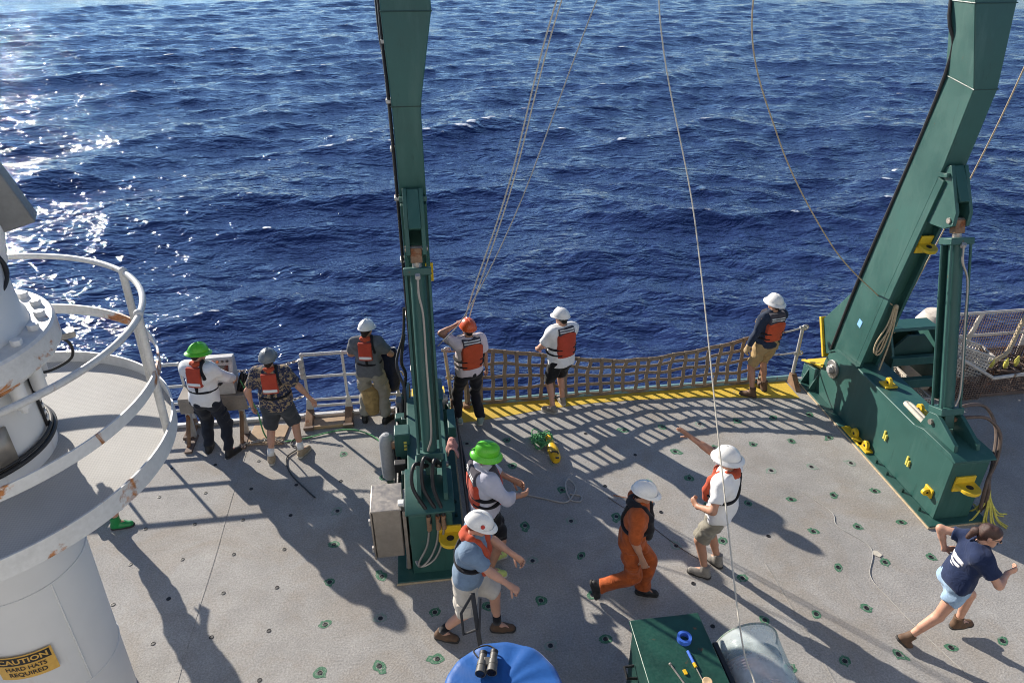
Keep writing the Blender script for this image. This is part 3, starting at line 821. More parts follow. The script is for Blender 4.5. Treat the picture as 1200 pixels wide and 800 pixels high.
for k, (x0, bend) in enumerate(((-0.10, -0.06), (0.06, 0.0), (0.0, -0.05))):
    hose(pl, [(x0, 6.44, 1.20), (x0 - 0.08 + bend, 6.30, 1.34 + 0.04 * k), (x0 - 0.11 + bend, 6.12, 1.18), (x0 - 0.02, 5.96, 0.92), (x0 - 0.02, 5.93, 0.75)], 0.021, 'black_rubber')
    hose(pl, [(x0 - 0.02, 5.93, 0.75), (x0 - 0.06, 5.92, 0.5), (x0 - 0.16, 5.91, 0.28), (-0.27, 5.92, 0.20), (-0.33, 6.1, 0.3)], 0.013, 'steel')
    MB().cyl((x0 - 0.02, 5.95, 0.90), (x0 - 0.02, 5.93, 0.72), 0.028, n=10).build('hose_fitting', 'rusty', pl)
# pipes and cables crowding the outboard side of the left pedestal
rg = random.Random(8)
for k in range(9):
    xx = -0.37 - 0.012 * k; z0 = 0.1 + 0.09 * k
    hose(pl, [(xx, 9.0 - 0.1 * k, 0.2 + 0.05 * k), (xx + rg.uniform(-.03, .03), 8.2, z0 + rg.uniform(-.06, .06)), (xx + rg.uniform(-.05, .02), 7.3, z0 + rg.uniform(-.08, .08)), (xx, 6.6, z0 * 0.8), (-0.40, 6.42, 0.3 + 0.05 * k)], rg.choice((0.012, 0.018, 0.022)), rg.choice(('black_rubber', 'black_rubber', 'brown_hose', 'steel', 'green_paint')), 'pipe')
for k in range(4):
    yv = 6.7 + 0.55 * k
    MB().box((-0.38, yv, 0.50), (0.06, 0.07, 0.85)).build('pipe_bracket', 'dark_green_paint', pl, bevel=0.005)
for (yv, z0, s_, mt) in ((8.55, 0.62, 0.16, 'grey_dark'), (7.95, 0.78, 0.13, 'green_paint'), (7.35, 0.55, 0.14, 'grey_paint'), (6.95, 0.82, 0.10, 'black_rubber')):
    MB().box((-0.43, yv, z0), (0.14, s_, s_ * 1.3)).build('valve_block', mt, pl, bevel=0.01)
# black hoses hanging from the gantry leg down to the deck on the outboard side
hose(pl, [(-0.30, 8.30, 1.9), (-0.36, 8.2, 1.55), (-0.33, 8.4, 1.2), (-0.40, 8.3, 0.8), (-0.37, 8.0, 0.4)], 0.022, 'black_rubber')
hose(pl, [(-0.27, 8.25, 2.3), (-0.31, 8.3, 1.9), (-0.42, 8.05, 1.6), (-0.34, 7.9, 1.3), (-0.36, 7.8, 0.9)], 0.018, 'black_rubber')
# inboard clutter of the left pedestal: white-capped valves and a rag
MB().box((0.23, 7.55, 0.965), (0.10, 0.42, 0.16)).build('valve_box', 'green_paint', pl, bevel=0.01)
hose(pl, [(0.36, 8.4, 0.1), (0.40, 7.6, 0.05), (0.36, 6.9, 0.12), (0.42, 6.3, 0.06), (0.36, 5.95, 0.05)], 0.02, 'black_rubber')
hose(pl, [(0.33, 8.3, 0.5), (0.34, 7.6, 0.42), (0.33, 6.9, 0.5), (0.345, 6.2, 0.3)], 0.015, 'brown_hose')
# ------------------------------------------------------------------ crane column with round walkway
CC = (-3.50, 4.79)
crane = thing('deck_crane', (CC[0], CC[1], 0), 'white crane column with a round railed walkway and rust streaks', 'crane')
def cpt(r, a, z): return (CC[0] + r * math.cos(a), CC[1] + r * math.sin(a), z)
col = MB().lathe([(0.47, 0.0), (0.50, 1.2), (0.535, 2.3), (0.56, 2.9)], (CC[0], CC[1], 0), 64).build('column', 'crane_white', crane, smooth=40)
# walkway plate (ring), toe board, mid rail, hand rail
PZ, PR = 2.97, 1.455
MB().lathe([(0.555, PZ - 0.04), (PR, PZ - 0.04), (PR, PZ), (0.555, PZ), (0.555, PZ - 0.04)], (CC[0], CC[1], 0), 96).build('walkway_plate', 'tread_white', crane, smooth=30)
MB().lathe([(PR - 0.011, PZ - 0.05), (PR + 0.004, PZ - 0.05), (PR + 0.004, PZ + 0.105), (PR - 0.011, PZ + 0.105), (PR - 0.011, PZ - 0.05)], (CC[0], CC[1], 0), 96).build('toe_board', 'white_rusty', crane, smooth=30)
MB().lathe([(PR - 0.011, PZ + 0.50), (PR + 0.004, PZ + 0.50), (PR + 0.004, PZ + 0.59), (PR - 0.011, PZ + 0.59), (PR - 0.011, PZ + 0.50)], (CC[0], CC[1], 0), 96).build('mid_rail', 'white_rusty', crane, smooth=30)
MB().tube(arc_pts(CC, PR - 0.005, 0, 2 * math.pi, 97, PZ + 1.05)[:-1], 0.024, 12, closed=True).build('hand_rail', 'rail_white', crane)
for a in (6, 42, 150, 195, 240):
    a = R(a)
    b = MB().cyl(cpt(PR - 0.04, a, PZ), cpt(PR - 0.012, a, PZ + 1.05), 0.031, n=14)
    b.ball(cpt(PR - 0.008, a, PZ + 1.06), 0.036, 12)
    b.build('post', 'rail_white', crane)
for z in (1.95, 0.75):
    MB().tube([cpt(0.528 if z > 1 else 0.489, q, z) for q in np.linspace(0, 2 * math.pi, 65)[:-1]], 0.007, 6, closed=True).build('weld_seam', 'crane_white', col)
MB().tube([cpt(0.473 + 0.03 * z / 1.2 + 0.001, R(-38), z) for z in np.linspace(0.76, 1.94, 12)], 0.007, 6).build('weld_seam', 'crane_white', col)
# radial brackets below the walkway
for k in range(8):
    a = R(20 + 45 * k)
    u = V(math.cos(a), math.sin(a), 0); w = V(-math.sin(a), math.cos(a), 0)
    p = [V(CC[0], CC[1], 0) + u * r_ + V(0, 0, z) for r_, z in ((0.53, PZ - 0.05), (1.40, PZ - 0.05), (1.40, PZ - 0.11), (0.53, PZ - 0.42))]
    o = MB(); o.v = [tuple(q - w * 0.008) for q in p] + [tuple(q + w * 0.008) for q in p]
    o.f = [(0, 1, 2, 3), (7, 6, 5, 4)] + [(i, i + 4, (i + 1) % 4 + 4, (i + 1) % 4) for i in range(4)]
    o.build('walkway_bracket', 'crane_white', crane)
# column above the walkway, slewing ring, turret
MB().lathe([(0.60, PZ - 0.01), (0.60, PZ + 0.10), (0.575, PZ + 0.12), (0.565, PZ + 0.13), (0.555, PZ + 0.9)], (CC[0], CC[1], 0), 64).build('upper_column', 'crane_white', crane, smooth=40)
ring = MB().lathe([(0.5, 3.70), (0.70, 3.70), (0.72, 3.72), (0.72, 3.80), (0.845, 3.81), (0.86, 3.83), (0.86, 3.99), (0.845, 4.01), (0.5, 4.01)], (CC[0], CC[1], 0), 72).build('slewing_ring', 'white_rusty', crane, smooth=30)
for k in range(22):
    a = R(k * 360 / 22 + 4)
    MB().cyl(cpt(0.77, a, 4.008), cpt(0.77, a, 4.05), 0.038, n=6).build('ring_bolt', 'white_paint', ring, bevel=0.003)
for k in range(16):
    a = R(k * 22.5 + 9)
    MB().cyl(cpt(0.645, a, 3.50), cpt(0.645, a, 3.705), 0.048, 0.052, n=14).cyl(cpt(0.645, a, 3.46), cpt(0.645, a, 3.50), 0.026, n=10).build('ring_stud', 'white_paint', ring)
MB().lathe([(0.70, 4.0), (0.70, 4.03), (0.675, 4.06), (0.66, 4.4), (0.645, 5.0), (0.62, 5.8), (0.0, 5.8)], (CC[0], CC[1], 0), 64).build('turret', 'crane_white', crane, smooth=40)
# black cable round the foot of the upper column, cable tray, stainless cover
MB().tube(arc_pts(CC, 0.615, R(-100), R(75), 50, PZ + 0.135) , 0.018, 8).build('cable', 'black_rubber', crane)
MB().tube(arc_pts(CC, 0.60, R(-90), R(60), 50, PZ + 0.17), 0.014, 8).build('cable', 'black_rubber', crane)
a = R(18)
MB().strip([cpt(0.575, a, PZ + 0.16), cpt(0.575, a, PZ + 0.62)], 0.07, 0.02, (-math.sin(a), math.cos(a), 0)).build('cable_tray', 'black_rubber', crane)
for k in range(7):
    MB().strip([cpt(0.588, a, PZ + 0.2 + 0.06 * k), cpt(0.588, a, PZ + 0.225 + 0.06 * k)], 0.05, 0.008, (-math.sin(a), math.cos(a), 0)).build('cable_tray_rung', 'crane_white', crane)
MB().tube(bez([cpt(0.58, R(20), PZ + 0.6), cpt(0.70, R(25), PZ + 0.56), cpt(0.86, R(28), PZ + 0.60), cpt(0.88, R(26), PZ + 0.74), cpt(0.80, R(24), PZ + 0.84)], 20), 0.011, 8).build('cable', 'black_rubber', crane)
MB().box(cpt(0.86, R(26), PZ + 0.82), (0.16, 0.10, 0.05), Matrix.Rotation(R(26), 3, 'Z')).build('sensor_box', 'steel', crane, bevel=0.005)
am = R(-47)
cov = MB()
for i in range(9):
    a2 = am + R(-20 + 5 * i)
    cov.v += [cpt(0.585, a2, PZ + 0.14), cpt(0.585, a2, PZ + 0.46)]
cov.f = [(2 * i, 2 * i + 2, 2 * i + 3, 2 * i + 1) for i in range(8)]
cvo = cov.build('access_cover', 'stainless', crane); sol = cvo.modifiers.new('solid', 'SOLIDIFY'); sol.thickness = 0.02; sol.offset = 1
# grey floodlight housing on the turret, tilted
fl_m = (Matrix.Rotation(R(14), 3, 'Z') @ Matrix.Rotation(R(-14), 3, 'Y') @ Matrix.Rotation(R(8), 3, 'X'))
fl_c = V(-2.86, 5.18, 4.845)
fl = MB().box(fl_c, (0.30, 0.16, 0.42), fl_m).build('light_housing', 'grey_dark', crane, bevel=0.012)
MB().box(fl_c + np.array(fl_m) @ V(-0.02, -0.083, 0.17), (0.22, 0.008, 0.05), fl_m).build('housing_strip', 'white_paint', fl, bevel=0.003)
MB().box(fl_c + np.array(fl_m) @ V(-0.11, -0.085, -0.02), (0.05, 0.01, 0.3), fl_m).build('housing_edge', 'rail_white', fl, bevel=0.003)
MB().tube([(-2.98, 4.98, 4.30), (-2.92, 5.08, 4.45), (-2.90, 5.14, 4.68)], 0.05, 12).build('light_bracket', 'crane_white', crane)
MB().tube(bez([(-2.93, 5.0, 4.62), (-2.84, 4.98, 4.42), (-2.86, 4.85, 4.30), (-2.97, 4.78, 4.36)], 20), 0.013, 8).build('cable', 'black_rubber', crane)
MB().tube(bez([(-2.96, 5.02, 4.62), (-2.87, 5.0, 4.40), (-2.89, 4.86, 4.27), (-2.98, 4.75, 4.34)], 20), 0.013, 8).build('cable', 'black_rubber', crane)

# caution sign bent round the column, lettering laid on it
def curved_text(txt, size, a_mid, z, r, bold=0.0, width=None):
    cu = bpy.data.curves.new('txt', 'FONT'); cu.body = txt; cu.size = size; cu.align_x = 'CENTER'; cu.align_y = 'CENTER'; cu.offset = bold; cu.resolution_u = 3
    ob = bpy.data.objects.new('txt', cu); COL.link(ob)
    dg = bpy.context.evaluated_depsgraph_get(); me = bpy.data.meshes.new_from_object(ob.evaluated_get(dg))
    P = np.array([v.co[:] for v in me.vertices]); F = [tuple(p.vertices) for p in me.polygons]
    bpy.data.objects.remove(ob); bpy.data.curves.remove(cu); bpy.data.meshes.remove(me)
    if width:
        w = P[:, 0].max() - P[:, 0].min(); P[:, 0] *= width / w
    return P, F
SR = 0.517; SA = R(-80)
def on_col(P, dz, rr):
    A = SA + P[:, 0] / SR
    return np.stack([CC[0] + rr * np.cos(A), CC[1] + rr * np.sin(A), P[:, 1] + dz], 1)
def sheet(w, h, rr, zc, name, mat, parent, yo=0):
    n = 16; P = []; 
    for i in range(n + 1):
        x = -w / 2 + w * i / n
        P += [(x, -h / 2 + yo, 0), (x, h / 2 + yo, 0)]
    Q = on_col(np.array(P), zc, rr)
    return mkobj(name, Q, [(2 * i, 2 * i + 2, 2 * i + 3, 2 * i + 1) for i in range(n)], mat, parent, smooth=180)
SZ = 1.26
sign = sheet(0.42, 0.265, SR + 0.012, SZ, 'caution_sign', 'sign_amber', crane)
sign['label'] = 'amber and black sign reading CAUTION HARD HATS REQUIRED'
sheet(0.385, 0.088, SR + 0.014, SZ, 'sign_band', 'sign_black', sign, 0.075)
for txt, size, yo, w, mat, b in (('CAUTION', 0.075, 0.075, 0.35, 'sign_amber', 0.0022), ('HARD HATS', 0.062, -0.012, 0.29, 'sign_black', 0.001), ('REQUIRED', 0.062, -0.078, 0.27, 'sign_black', 0.001)):
    P, F = curved_text(txt, size, SA, 0, SR, b, w)
    P[:, 1] += yo
    mkobj('sign_lettering', on_col(P, SZ, SR + 0.016), F, mat, sign, smooth=0)
# ------------------------------------------------------------------ guard rails, chains, net
def post_foot(p, x, y_):
    """hinged socket of a removable rail post"""
    MB().prism([(y_ - 0.34, 0.004), (y_ + 0.02, 0.004), (y_ + 0.02, 0.16), (y_ - 0.08, 0.16), (y_ - 0.34, 0.05)], x - 0.055, x + 0.055, 0).build('post_socket', 'rusty', p, bevel=0.008)
    MB().box((x, y_ - 0.30, 0.035), (0.15, 0.13, 0.05)).build('socket_clamp', 'cage_dark', p, bevel=0.006)
    MB().cyl((x - 0.08, y_ - 0.1, 0.11), (x + 0.08, y_ - 0.1, 0.11), 0.018, n=8).build('socket_pin', 'steel', p)
    MB().prism([(x - 0.055, 0.15), (x + 0.055, 0.15), (x + 0.026, 0.34), (x - 0.026, 0.34)], y_ - 0.03, y_ + 0.03, 1).build('post_shoe', 'rail_white', p, bevel=0.006)

RY = 9.33
ra = thing('guard_rail', (-1.2, RY, 0), 'white pipe guard rail section behind the man in the grey T-shirt', 'railing', 'stern guard rails')
for z in (1.10, 0.72, 0.31, 0.20):
    MB().tube(bez([(-1.86, RY, z), (-1.2, RY + 0.006, z - 0.004), (-0.49, RY, z)], 10), 0.027 if z > 1 else 0.021, 12).build('rail', 'rail_white', ra)
for x in (-1.84, -1.26, -0.50):
    MB().cyl((x, RY, 0.15), (x, RY, 1.10), 0.021, n=12).build('post', 'rail_white', ra)
    MB().ball((x, RY, 1.10), 0.032, 10).build('post_cap', 'rail_white', ra)
MB().cyl((-1.86, RY - 0.03, 0.72), (-1.86, RY - 0.03, 1.05), 0.036, n=12).build('gate_latch', 'rail_white', ra, bevel=0.004)
for z in (1.0, 0.9, 0.8):
    MB().cyl((-1.86, RY - 0.03, z - 0.012), (-1.86, RY - 0.03, z + 0.012), 0.046, n=12).build('latch_ring', 'galvanised', ra)
post_foot(ra, -1.84, RY); post_foot(ra, -1.26, RY); post_foot(ra, -0.50, RY)
for z in (1.09, 0.72, 0.32):
    MB().tube([(-0.50, RY - 0.02, z), (-0.42, RY - 0.03, z), (-0.40, RY - 0.03, z - 0.07)], 0.014, 8).build('hook', 'galvanised', ra)

rb = thing('guard_rail', (-4.4, RY, 0), 'white pipe guard rail section running behind the crane walkway', 'railing', 'stern guard rails')
for z in (1.09, 0.72, 0.42, 0.30):
    MB().tube([(-6.1, RY, z), (-3.55, RY, z)], 0.026 if z > 1 else 0.021, 12).build('rail', 'rail_white', rb)
for x in (-6.05, -5.2, -4.35, -3.55):
    MB().cyl((x, RY, 0.15), (x, RY, 1.09), 0.021, n=12).build('post', 'rail_white', rb)
    post_foot(rb, x, RY)
MB().ball((-3.55, RY, 1.09), 0.032, 10).build('post_cap', 'rail_white', rb)

def chain(name, pts, label, link=0.055, r=0.0075, mat='chain_steel', parent=None):
    """links of bent rod, alternately turned"""
    P = [np.array(p, float) for p in pts]; d = np.concatenate([[0], np.cumsum([np.linalg.norm(b - a) for a, b in zip(P[:-1], P[1:])])])
    o = MB(); n = int(d[-1] / (link * 0.72)); A = np.array(P)
    for i in range(n):
        s = (i + 0.5) / n * d[-1]; c = np.array([np.interp(s, d, A[:, k]) for k in range(3)]); e = np.array([np.interp(min(s + 0.02, d[-1]), d, A[:, k]) for k in range(3)]); b = np.array([np.interp(max(s - 0.02, 0), d, A[:, k]) for k in range(3)])
        u, w, t = frame(e - b)
        if i % 2: u, w = w, u
        ring = [c + t * (link / 2 * math.cos(q)) * 1.0 + u * (link * 0.30 * math.sin(q)) for q in np.linspace(0, 2 * math.pi, 9)[:-1]]
        o.tube(ring, r, 5, closed=True)
    ob = o.build(name, mat, parent, loc=pts[0] if parent is None else None)
    if label: tag(ob, label, 'chain', 'safety chains at the stern')
    return ob
chain('safety_chain', sagline((-3.50, RY, 1.06), (-1.90, RY - 0.02, 1.02), 0.13), 'upper safety chain hanging between the two white guard rails')
chain('safety_chain', sagline((-3.50, RY, 0.45), (-1.90, RY - 0.02, 0.40), 0.14), 'lower safety chain hanging between the two white guard rails')

# stanchions beside the net
def stanchion(x, y0, x1, y1, h, label):
    t = thing('rail_stanchion', (x, y0, 0), label, 'stanchion', 'steel stanchions beside the net')
    MB().tube([(x, y0 - 0.05, 0.02), (x * 0.7 + x1 * 0.3, y0 * 0.7 + y1 * 0.3, h * 0.22), (x1, y1, h)], [0.045, 0.03, 0.026], 12).build('post', 'galvanised', t)
    MB().prism([(y0 - 0.28, 0.004), (y0 + 0.04, 0.004), (y0 + 0.02, 0.20), (y0 - 0.05, 0.2)], x - 0.045, x + 0.045, 0).build('foot_bracket', 'rusty', t, bevel=0.006)
    for f in (1.0, 0.55):
        p = V(x + (x1 - x) * f, y0 + (y1 - y0) * f, h * f - 0.02)
        ring = [p + V(0.05 * math.cos(q) + 0.04, 0, 0.04 * math.sin(q)) for q in np.linspace(0, 2 * math.pi, 13)[:-1]]
        MB().tube(ring, 0.011, 6, closed=True).build('shackle', 'galvanised', t)
        MB().cyl(p + V(-0.05, 0, 0), p + V(0.06, 0, 0.0), 0.024, n=10).build('clamp', 'galvanised', t)
    return t
stanchion(5.86, 9.24, 5.90, 9.30, 1.02, 'steel stanchion leaning beside the right pedestal step')
stanchion(0.33, 9.26, 0.24, 9.33, 1.04, 'steel stanchion with a chain between the left pedestal and the man in the orange helmet')
hp = thing('net_post', (0.52, 9.3, 0), 'thin brown upright post holding the left end of the net', 'post', 'net end posts')
MB().tube([(0.53, 9.30, 0.0), (0.51, 9.31, 1.06)], 0.022, 10).build('post', 'rope_tan', hp)
MB().box((0.53, 9.28, 0.03), (0.1, 0.12, 0.06)).build('foot', 'rusty', hp, bevel=0.006)
hp2 = thing('net_post', (5.36, 9.3, 0), 'knotted rope-wrapped post holding the right end of the net', 'post', 'net end posts')
MB().tube([(5.36, 9.30, 0.0), (5.42, 9.31, 0.95)], 0.026, 10).build('post', 'rope_tan', hp2)
for k in range(9):
    MB().ball((5.362 + 0.007 * k, 9.295, 0.12 + 0.095 * k), 0.042, 10, (1, 1, 0.7)).build('rope_wrap', 'rope_tan', hp2)
MB().box((5.36, 9.28, 0.03), (0.1, 0.12, 0.06)).build('foot', 'rusty', hp2, bevel=0.006)

net = thing('safety_net', (3.1, RY, 0), 'sagging net of brown webbing straps stretched across the open stern', 'net')
NX0, NX1 = 0.55, 5.38
def net_top(x):
    t = np.interp(x, [0.55, 0.84, 1.26, 1.79, 2.33, 2.88, 3.43, 3.98, 4.54, 5.09, 5.38], [1.0, 0.96, 0.90, 0.80, 0.69, 0.61, 0.60, 0.66, 0.74, 0.86, 0.92])
    return float(t)
NROW = 5
rnd = random.Random(21)
def net_pt(x, f):
    z = 0.035 + (net_top(x) - 0.035) * f
    return V(x + 0.008 * math.sin(9.0 * x + 5 * f) * (1 - abs(2 * f - 1)), RY - 0.005 + 0.05 * math.sin(math.pi * f) * math.sin(math.pi * (x - NX0) / (NX1 - NX0)) + 0.012 * math.sin(11 * x + 3 * f), z)
for r_ in range(NROW):
    f = r_ / (NROW - 1)
    pts = [net_pt(x, f) + V(0, 0, 0.012 * math.sin(7 * x + r_ * 2) * (0 < r_ < NROW - 1)) for x in np.linspace(NX0, NX1, 70)]
    MB().strip(pts, 0.064 if f == 1 else 0.050, 0.012, (0, 0, 1)).build('net_strap', 'webbing', net, smooth=0)
nv = 26
for i in range(nv):
    x = NX0 + 0.02 + (NX1 - NX0 - 0.04) * i / (nv - 1)
    dx = rnd.uniform(-0.025, 0.025)
    pts = [net_pt(x + dx * math.sin(math.pi * f), f) + V(0.009 * math.sin(11 * f + i * 1.7), -0.009, 0) for f in np.linspace(-0.02, 1.0, 16)]
    pts.append(pts[-1] + V(0, 0.0, 0.03))
    MB().strip(pts, 0.058, 0.010, (1, 0, 0)).build('net_strap', 'webbing', net, smooth=0)
    MB().box(net_pt(x, 1.0) + V(0, -0.004, 0.002), (0.05, 0.034, 0.066)).build('strap_loop', 'webbing', net, bevel=0.006)
# wires from the net to the right-hand stanchion
wr = MB().tube(sagline((5.42, RY, 0.90), (5.90, 9.30, 1.0), 0.02, 10), 0.014, 8)
tag(wr.build('tie_wire', 'galvanised', loc=(5.42, RY, 0.9)), 'upper tie wire between the net post and the leaning stanchion', 'wire', 'tie wires')
wr = MB().tube(sagline((5.40, RY, 0.52), (5.88, 9.28, 0.56), 0.02, 10), 0.014, 8)
tag(wr.build('tie_wire', 'galvanised', loc=(5.4, RY, 0.5)), 'lower tie wire between the net post and the leaning stanchion', 'wire', 'tie wires')
chain('safety_chain', sagline((0.25, 9.32, 1.02), (0.50, 9.31, 1.05), 0.04, 8), 'short chain joining the left stanchion to the net post')

# ------------------------------------------------------------------ control console on its bench
cb = thing('bench', (-3.1, 9.12, 0), 'weathered grey bench under the control console by the chain', 'bench')
MB().box((-3.07, 9.10, 0.735), (0.92, 0.40, 0.05)).build('bench_top', 'weathered_wood', cb, bevel=0.006)
MB().box((-3.07, 8.905, 0.62), (0.92, 0.022, 0.20)).build('apron', 'weathered_wood', cb, bevel=0.004)
for x in (-3.48, -2.74):
    MB().box((x, 9.02, 0.36), (0.07, 0.07, 0.70)).build('leg', 'galvanised', cb, bevel=0.005)
    MB().tube([(x, 9.02, 0.45), (x - 0.02, 8.78, 0.02)], 0.03, 8).build('brace', 'rusty', cb)
    MB().box((x, 8.86, 0.02), (0.10, 0.42, 0.03)).build('foot', 'cage_dark', cb, bevel=0.004)
co_ = thing('control_console', (-2.96, 9.1, 0.76), 'grey control console with dark screen and red knobs on the bench', 'console')
prof = [(8.94, 0.765), (9.26, 0.765), (9.26, 1.25), (9.15, 1.25), (8.97, 0.98), (8.94, 0.94)]
bd = MB().prism(prof, -3.14, -2.74, 0).build('cabinet', 'console_grey', co_, bevel=0.012)
sl = V(0, 0.19, 0.32); sl /= np.linalg.norm(sl); sn = V(0, -sl[2], sl[1])
fm = np.stack([V(1, 0, 0), sl, sn], 1)
pc = V(-2.94, 9.06, 1.12)
MB().box(pc + fm @ V(0.0, -0.02, 0.003), (0.28, 0.13, 0.012), fm).build('screen', 'screen_dark', co_, bevel=0.003)
MB().box(pc + fm @ V(0.0, 0.10, 0.003), (0.36, 0.075, 0.010), fm).build('knob_panel', 'grey_paint', co_, bevel=0.003)
for k, mt in enumerate(('red_plastic', 'red_plastic', 'orange_plastic', 'black_gloss', 'black_gloss')):
    c = pc + fm @ V(-0.13 + 0.065 * k, 0.10, 0.008)
    MB().cyl(c, c + sn * 0.03, 0.019, 0.016, n=12).build('knob', mt, co_)
MB().box(pc + fm @ V(0.08, -0.125, 0.004), (0.12, 0.05, 0.006), fm).build('label_plate', 'paper_white', co_)
MB().cyl(V(-2.90, 8.95, 0.95), V(-2.90, 8.87, 0.99), 0.014, n=8).ball(V(-2.90, 8.86, 0.995), 0.026, 10).build('joystick', 'black_rubber', co_)
cc_ = MB()
for k in range(4):
    cc_.tube([V(-2.68 + 0.03 * k, 9.06, 0.90 - 0.02 * k) + V(0.05 * math.sin(q), 0.07 * math.cos(q), 0.11 * math.sin(q) + 0.05 * math.cos(q)) for q in np.linspace(0, 2 * math.pi, 17)[:-1]], 0.016, 6, closed=True)
tag(cc_.build('cable_coil', 'black_rubber', loc=(-2.66, 9.06, 0.78)), 'black cable coil hanging at the right end of the console bench', 'cable')
gl = MB().tube(bez([(-2.66, 9.0, 0.95), (-2.60, 8.98, 0.75), (-2.52, 9.0, 0.4), (-2.46, 8.9, 0.06), (-2.3, 8.75, 0.015), (-1.9, 8.78, 0.014), (-1.3, 8.90, 0.03), (-0.9, 8.7, 0.02), (-0.62, 8.25, 0.02), (-0.55, 7.9, 0.25), (-0.48, 7.7, 0.6)], 60), 0.011, 6)
tag(gl.build('green_line', 'rope_green', loc=(-1.9, 8.8, 0)), 'thin bright green line along the deck from console to gantry pedestal', 'rope')
bh = MB().tube(bez([(-1.95, 8.55, 0.016), (-2.06, 8.66, 0.02), (-2.0, 8.80, 0.02), (-1.80, 8.84, 0.016)][::-1] + [(-2.08, 8.35, 0.016), (-1.98, 8.0, 0.016), (-1.72, 7.62, 0.016), (-1.60, 7.46, 0.016)], 60), 0.010, 7)
tag(bh.build('deck_hose', 'black_rubber', loc=(-2, 8.4, 0)), 'thin black hose lying on the deck beside the floral shirt man', 'hose')
# tan boards against the stern coaming
bm = MB().box((-2.42, 8.94, 0.016), (0.52, 0.46, 0.022), Matrix.Rotation(R(-6), 3, 'Z'))
tag(bm.build('deck_board', 'tan_board', loc=(-2.42, 8.94, 0), bevel=0.004), 'tan board lying flat on the deck below the safety chain', 'board', 'tan boards on the deck')
bm = MB().box((-1.55, 9.10, 0.03), (0.46, 0.20, 0.05), Matrix.Rotation(R(2), 3, 'Z'))
tag(bm.build('deck_board', 'tan_board', loc=(-1.55, 9.1, 0), bevel=0.004), 'narrow tan board between the feet of the guard rail', 'board', 'tan boards on the deck')
chain('safety_chain', bez([(-2.75, 8.72, 0.03), (-2.5, 8.76, 0.05), (-2.25, 8.74, 0.05), (-2.12, 8.68, 0.02)], 20), 'rusty chain lying across the tan board')
# canvas fender hanging on the rail, navy jacket hung beside it
fd = thing('fender', (-0.93, 9.24, 0.1), 'tan canvas fender hanging on the guard rail behind khaki trousers', 'fender')
MB().lathe([(0.0, 0.10), (0.10, 0.12), (0.135, 0.22), (0.14, 0.45), (0.12, 0.56), (0.05, 0.60), (0.0, 0.60)], (-0.90, 9.17, 0), 18).build('body', 'canvas_tan', fd)
MB().tube([(-0.90, 9.17, 0.58), (-0.90, 9.25, 0.80), (-0.90, 9.32, 1.10)], 0.012, 6).build('lanyard', 'rope_tan', fd)
jk = MB()
lv = []
for z, w_, d_ in ((0.42, 0.10, 0.05), (0.55, 0.13, 0.06), (0.75, 0.14, 0.055), (0.95, 0.125, 0.05), (1.10, 0.12, 0.06), (1.145, 0.115, 0.03)):
    lv.append((z, w_, d_))
nn = 18
for z, w_, d_ in lv:
    for k in range(nn):
        q = 2 * math.pi * k / nn
        rr_ = 1 + 0.16 * math.sin(5 * q + z * 3)
        jk.v.append((-0.60 + w_ * math.cos(q) * rr_, 9.27 + d_ * math.sin(q) * rr_, z))
for i in range(len(lv) - 1):
    jk.f += [(i * nn + k, i * nn + (k + 1) % nn, (i + 1) * nn + (k + 1) % nn, (i + 1) * nn + k) for k in range(nn)]
jk.f += [tuple(range(nn))[::-1], tuple(range((len(lv) - 1) * nn, len(lv) * nn))]
tag(jk.build('jacket', 'navy_cloth', loc=(-0.6, 9.27, 0.42), smooth=180), 'dark navy jacket hung over the guard rail by the left pedestal', 'jacket')

# ------------------------------------------------------------------ gear beside the left pedestal
jb = thing('junction_box', (-0.56, 6.25, 0), 'stainless steel junction box with rust stained lid at the left pedestal', 'box')
bd = MB().box2((-0.73, 6.02, 0.28), (-0.42, 6.44, 0.96)).build('cabinet', 'stainless', jb, bevel=0.012)
MB().box2((-0.745, 6.005, 0.962), (-0.405, 6.455, 0.985)).build('lid', 'stainless', jb, bevel=0.006)
MB().box2((-0.752, 6.005, 0.27), (-0.734, 6.455, 0.961)).build('door', 'stainless', jb, bevel=0.004)
for z in (0.42, 0.82):
    MB().box((-0.763, 6.03, z), (0.02, 0.04, 0.07)).build('door_clamp', 'galvanised', jb, bevel=0.003)
MB().box2((-0.405, 6.03, 0.05), (-0.365, 6.40, 0.93)).build('mounting_rail', 'stainless', jb, bevel=0.004)
MB().box2((-0.42, 6.06, 0.002), (-0.36, 6.36, 0.05)).build('foot', 'stainless', jb, bevel=0.004)
MB().box((-0.41, 6.1, 0.99), (0.07, 0.08, 0.05)).build('cable_gland', 'paper_white', jb, bevel=0.01)
mu = thing('hydraulic_tank', (-0.62, 7.35, 0), 'rounded grey tank with a teal valve box beside the left pedestal', 'tank')
MB().lathe([(0.0, 0.30), (0.05, 0.31), (0.09, 0.36), (0.095, 0.45), (0.095, 0.88), (0.085, 0.96), (0.045, 1.01), (0.0, 1.02)], (-0.60, 7.36, 0), 24).build('tank_body', 'grey_paint', mu)
MB().box2((-0.64, 7.32, 0.0), (-0.56, 7.40, 0.33)).build('tank_leg', 'dark_green_paint', mu, bevel=0.006)
tb = MB().box2((-0.49, 7.20, 0.72), (-0.30, 7.42, 1.10)).build('valve_box', 'green_paint', mu, bevel=0.012)
for k in range(3):
    MB().box((-0.36, 7.197, 0.98 - 0.05 * k), (0.035, 0.006, 0.03)).build('label_plate', 'rope_yellow', tb)
MB().box2((-0.42, 7.28, 0.0), (-0.36, 7.36, 0.72)).build('valve_leg', 'dark_green_paint', mu, bevel=0.006)
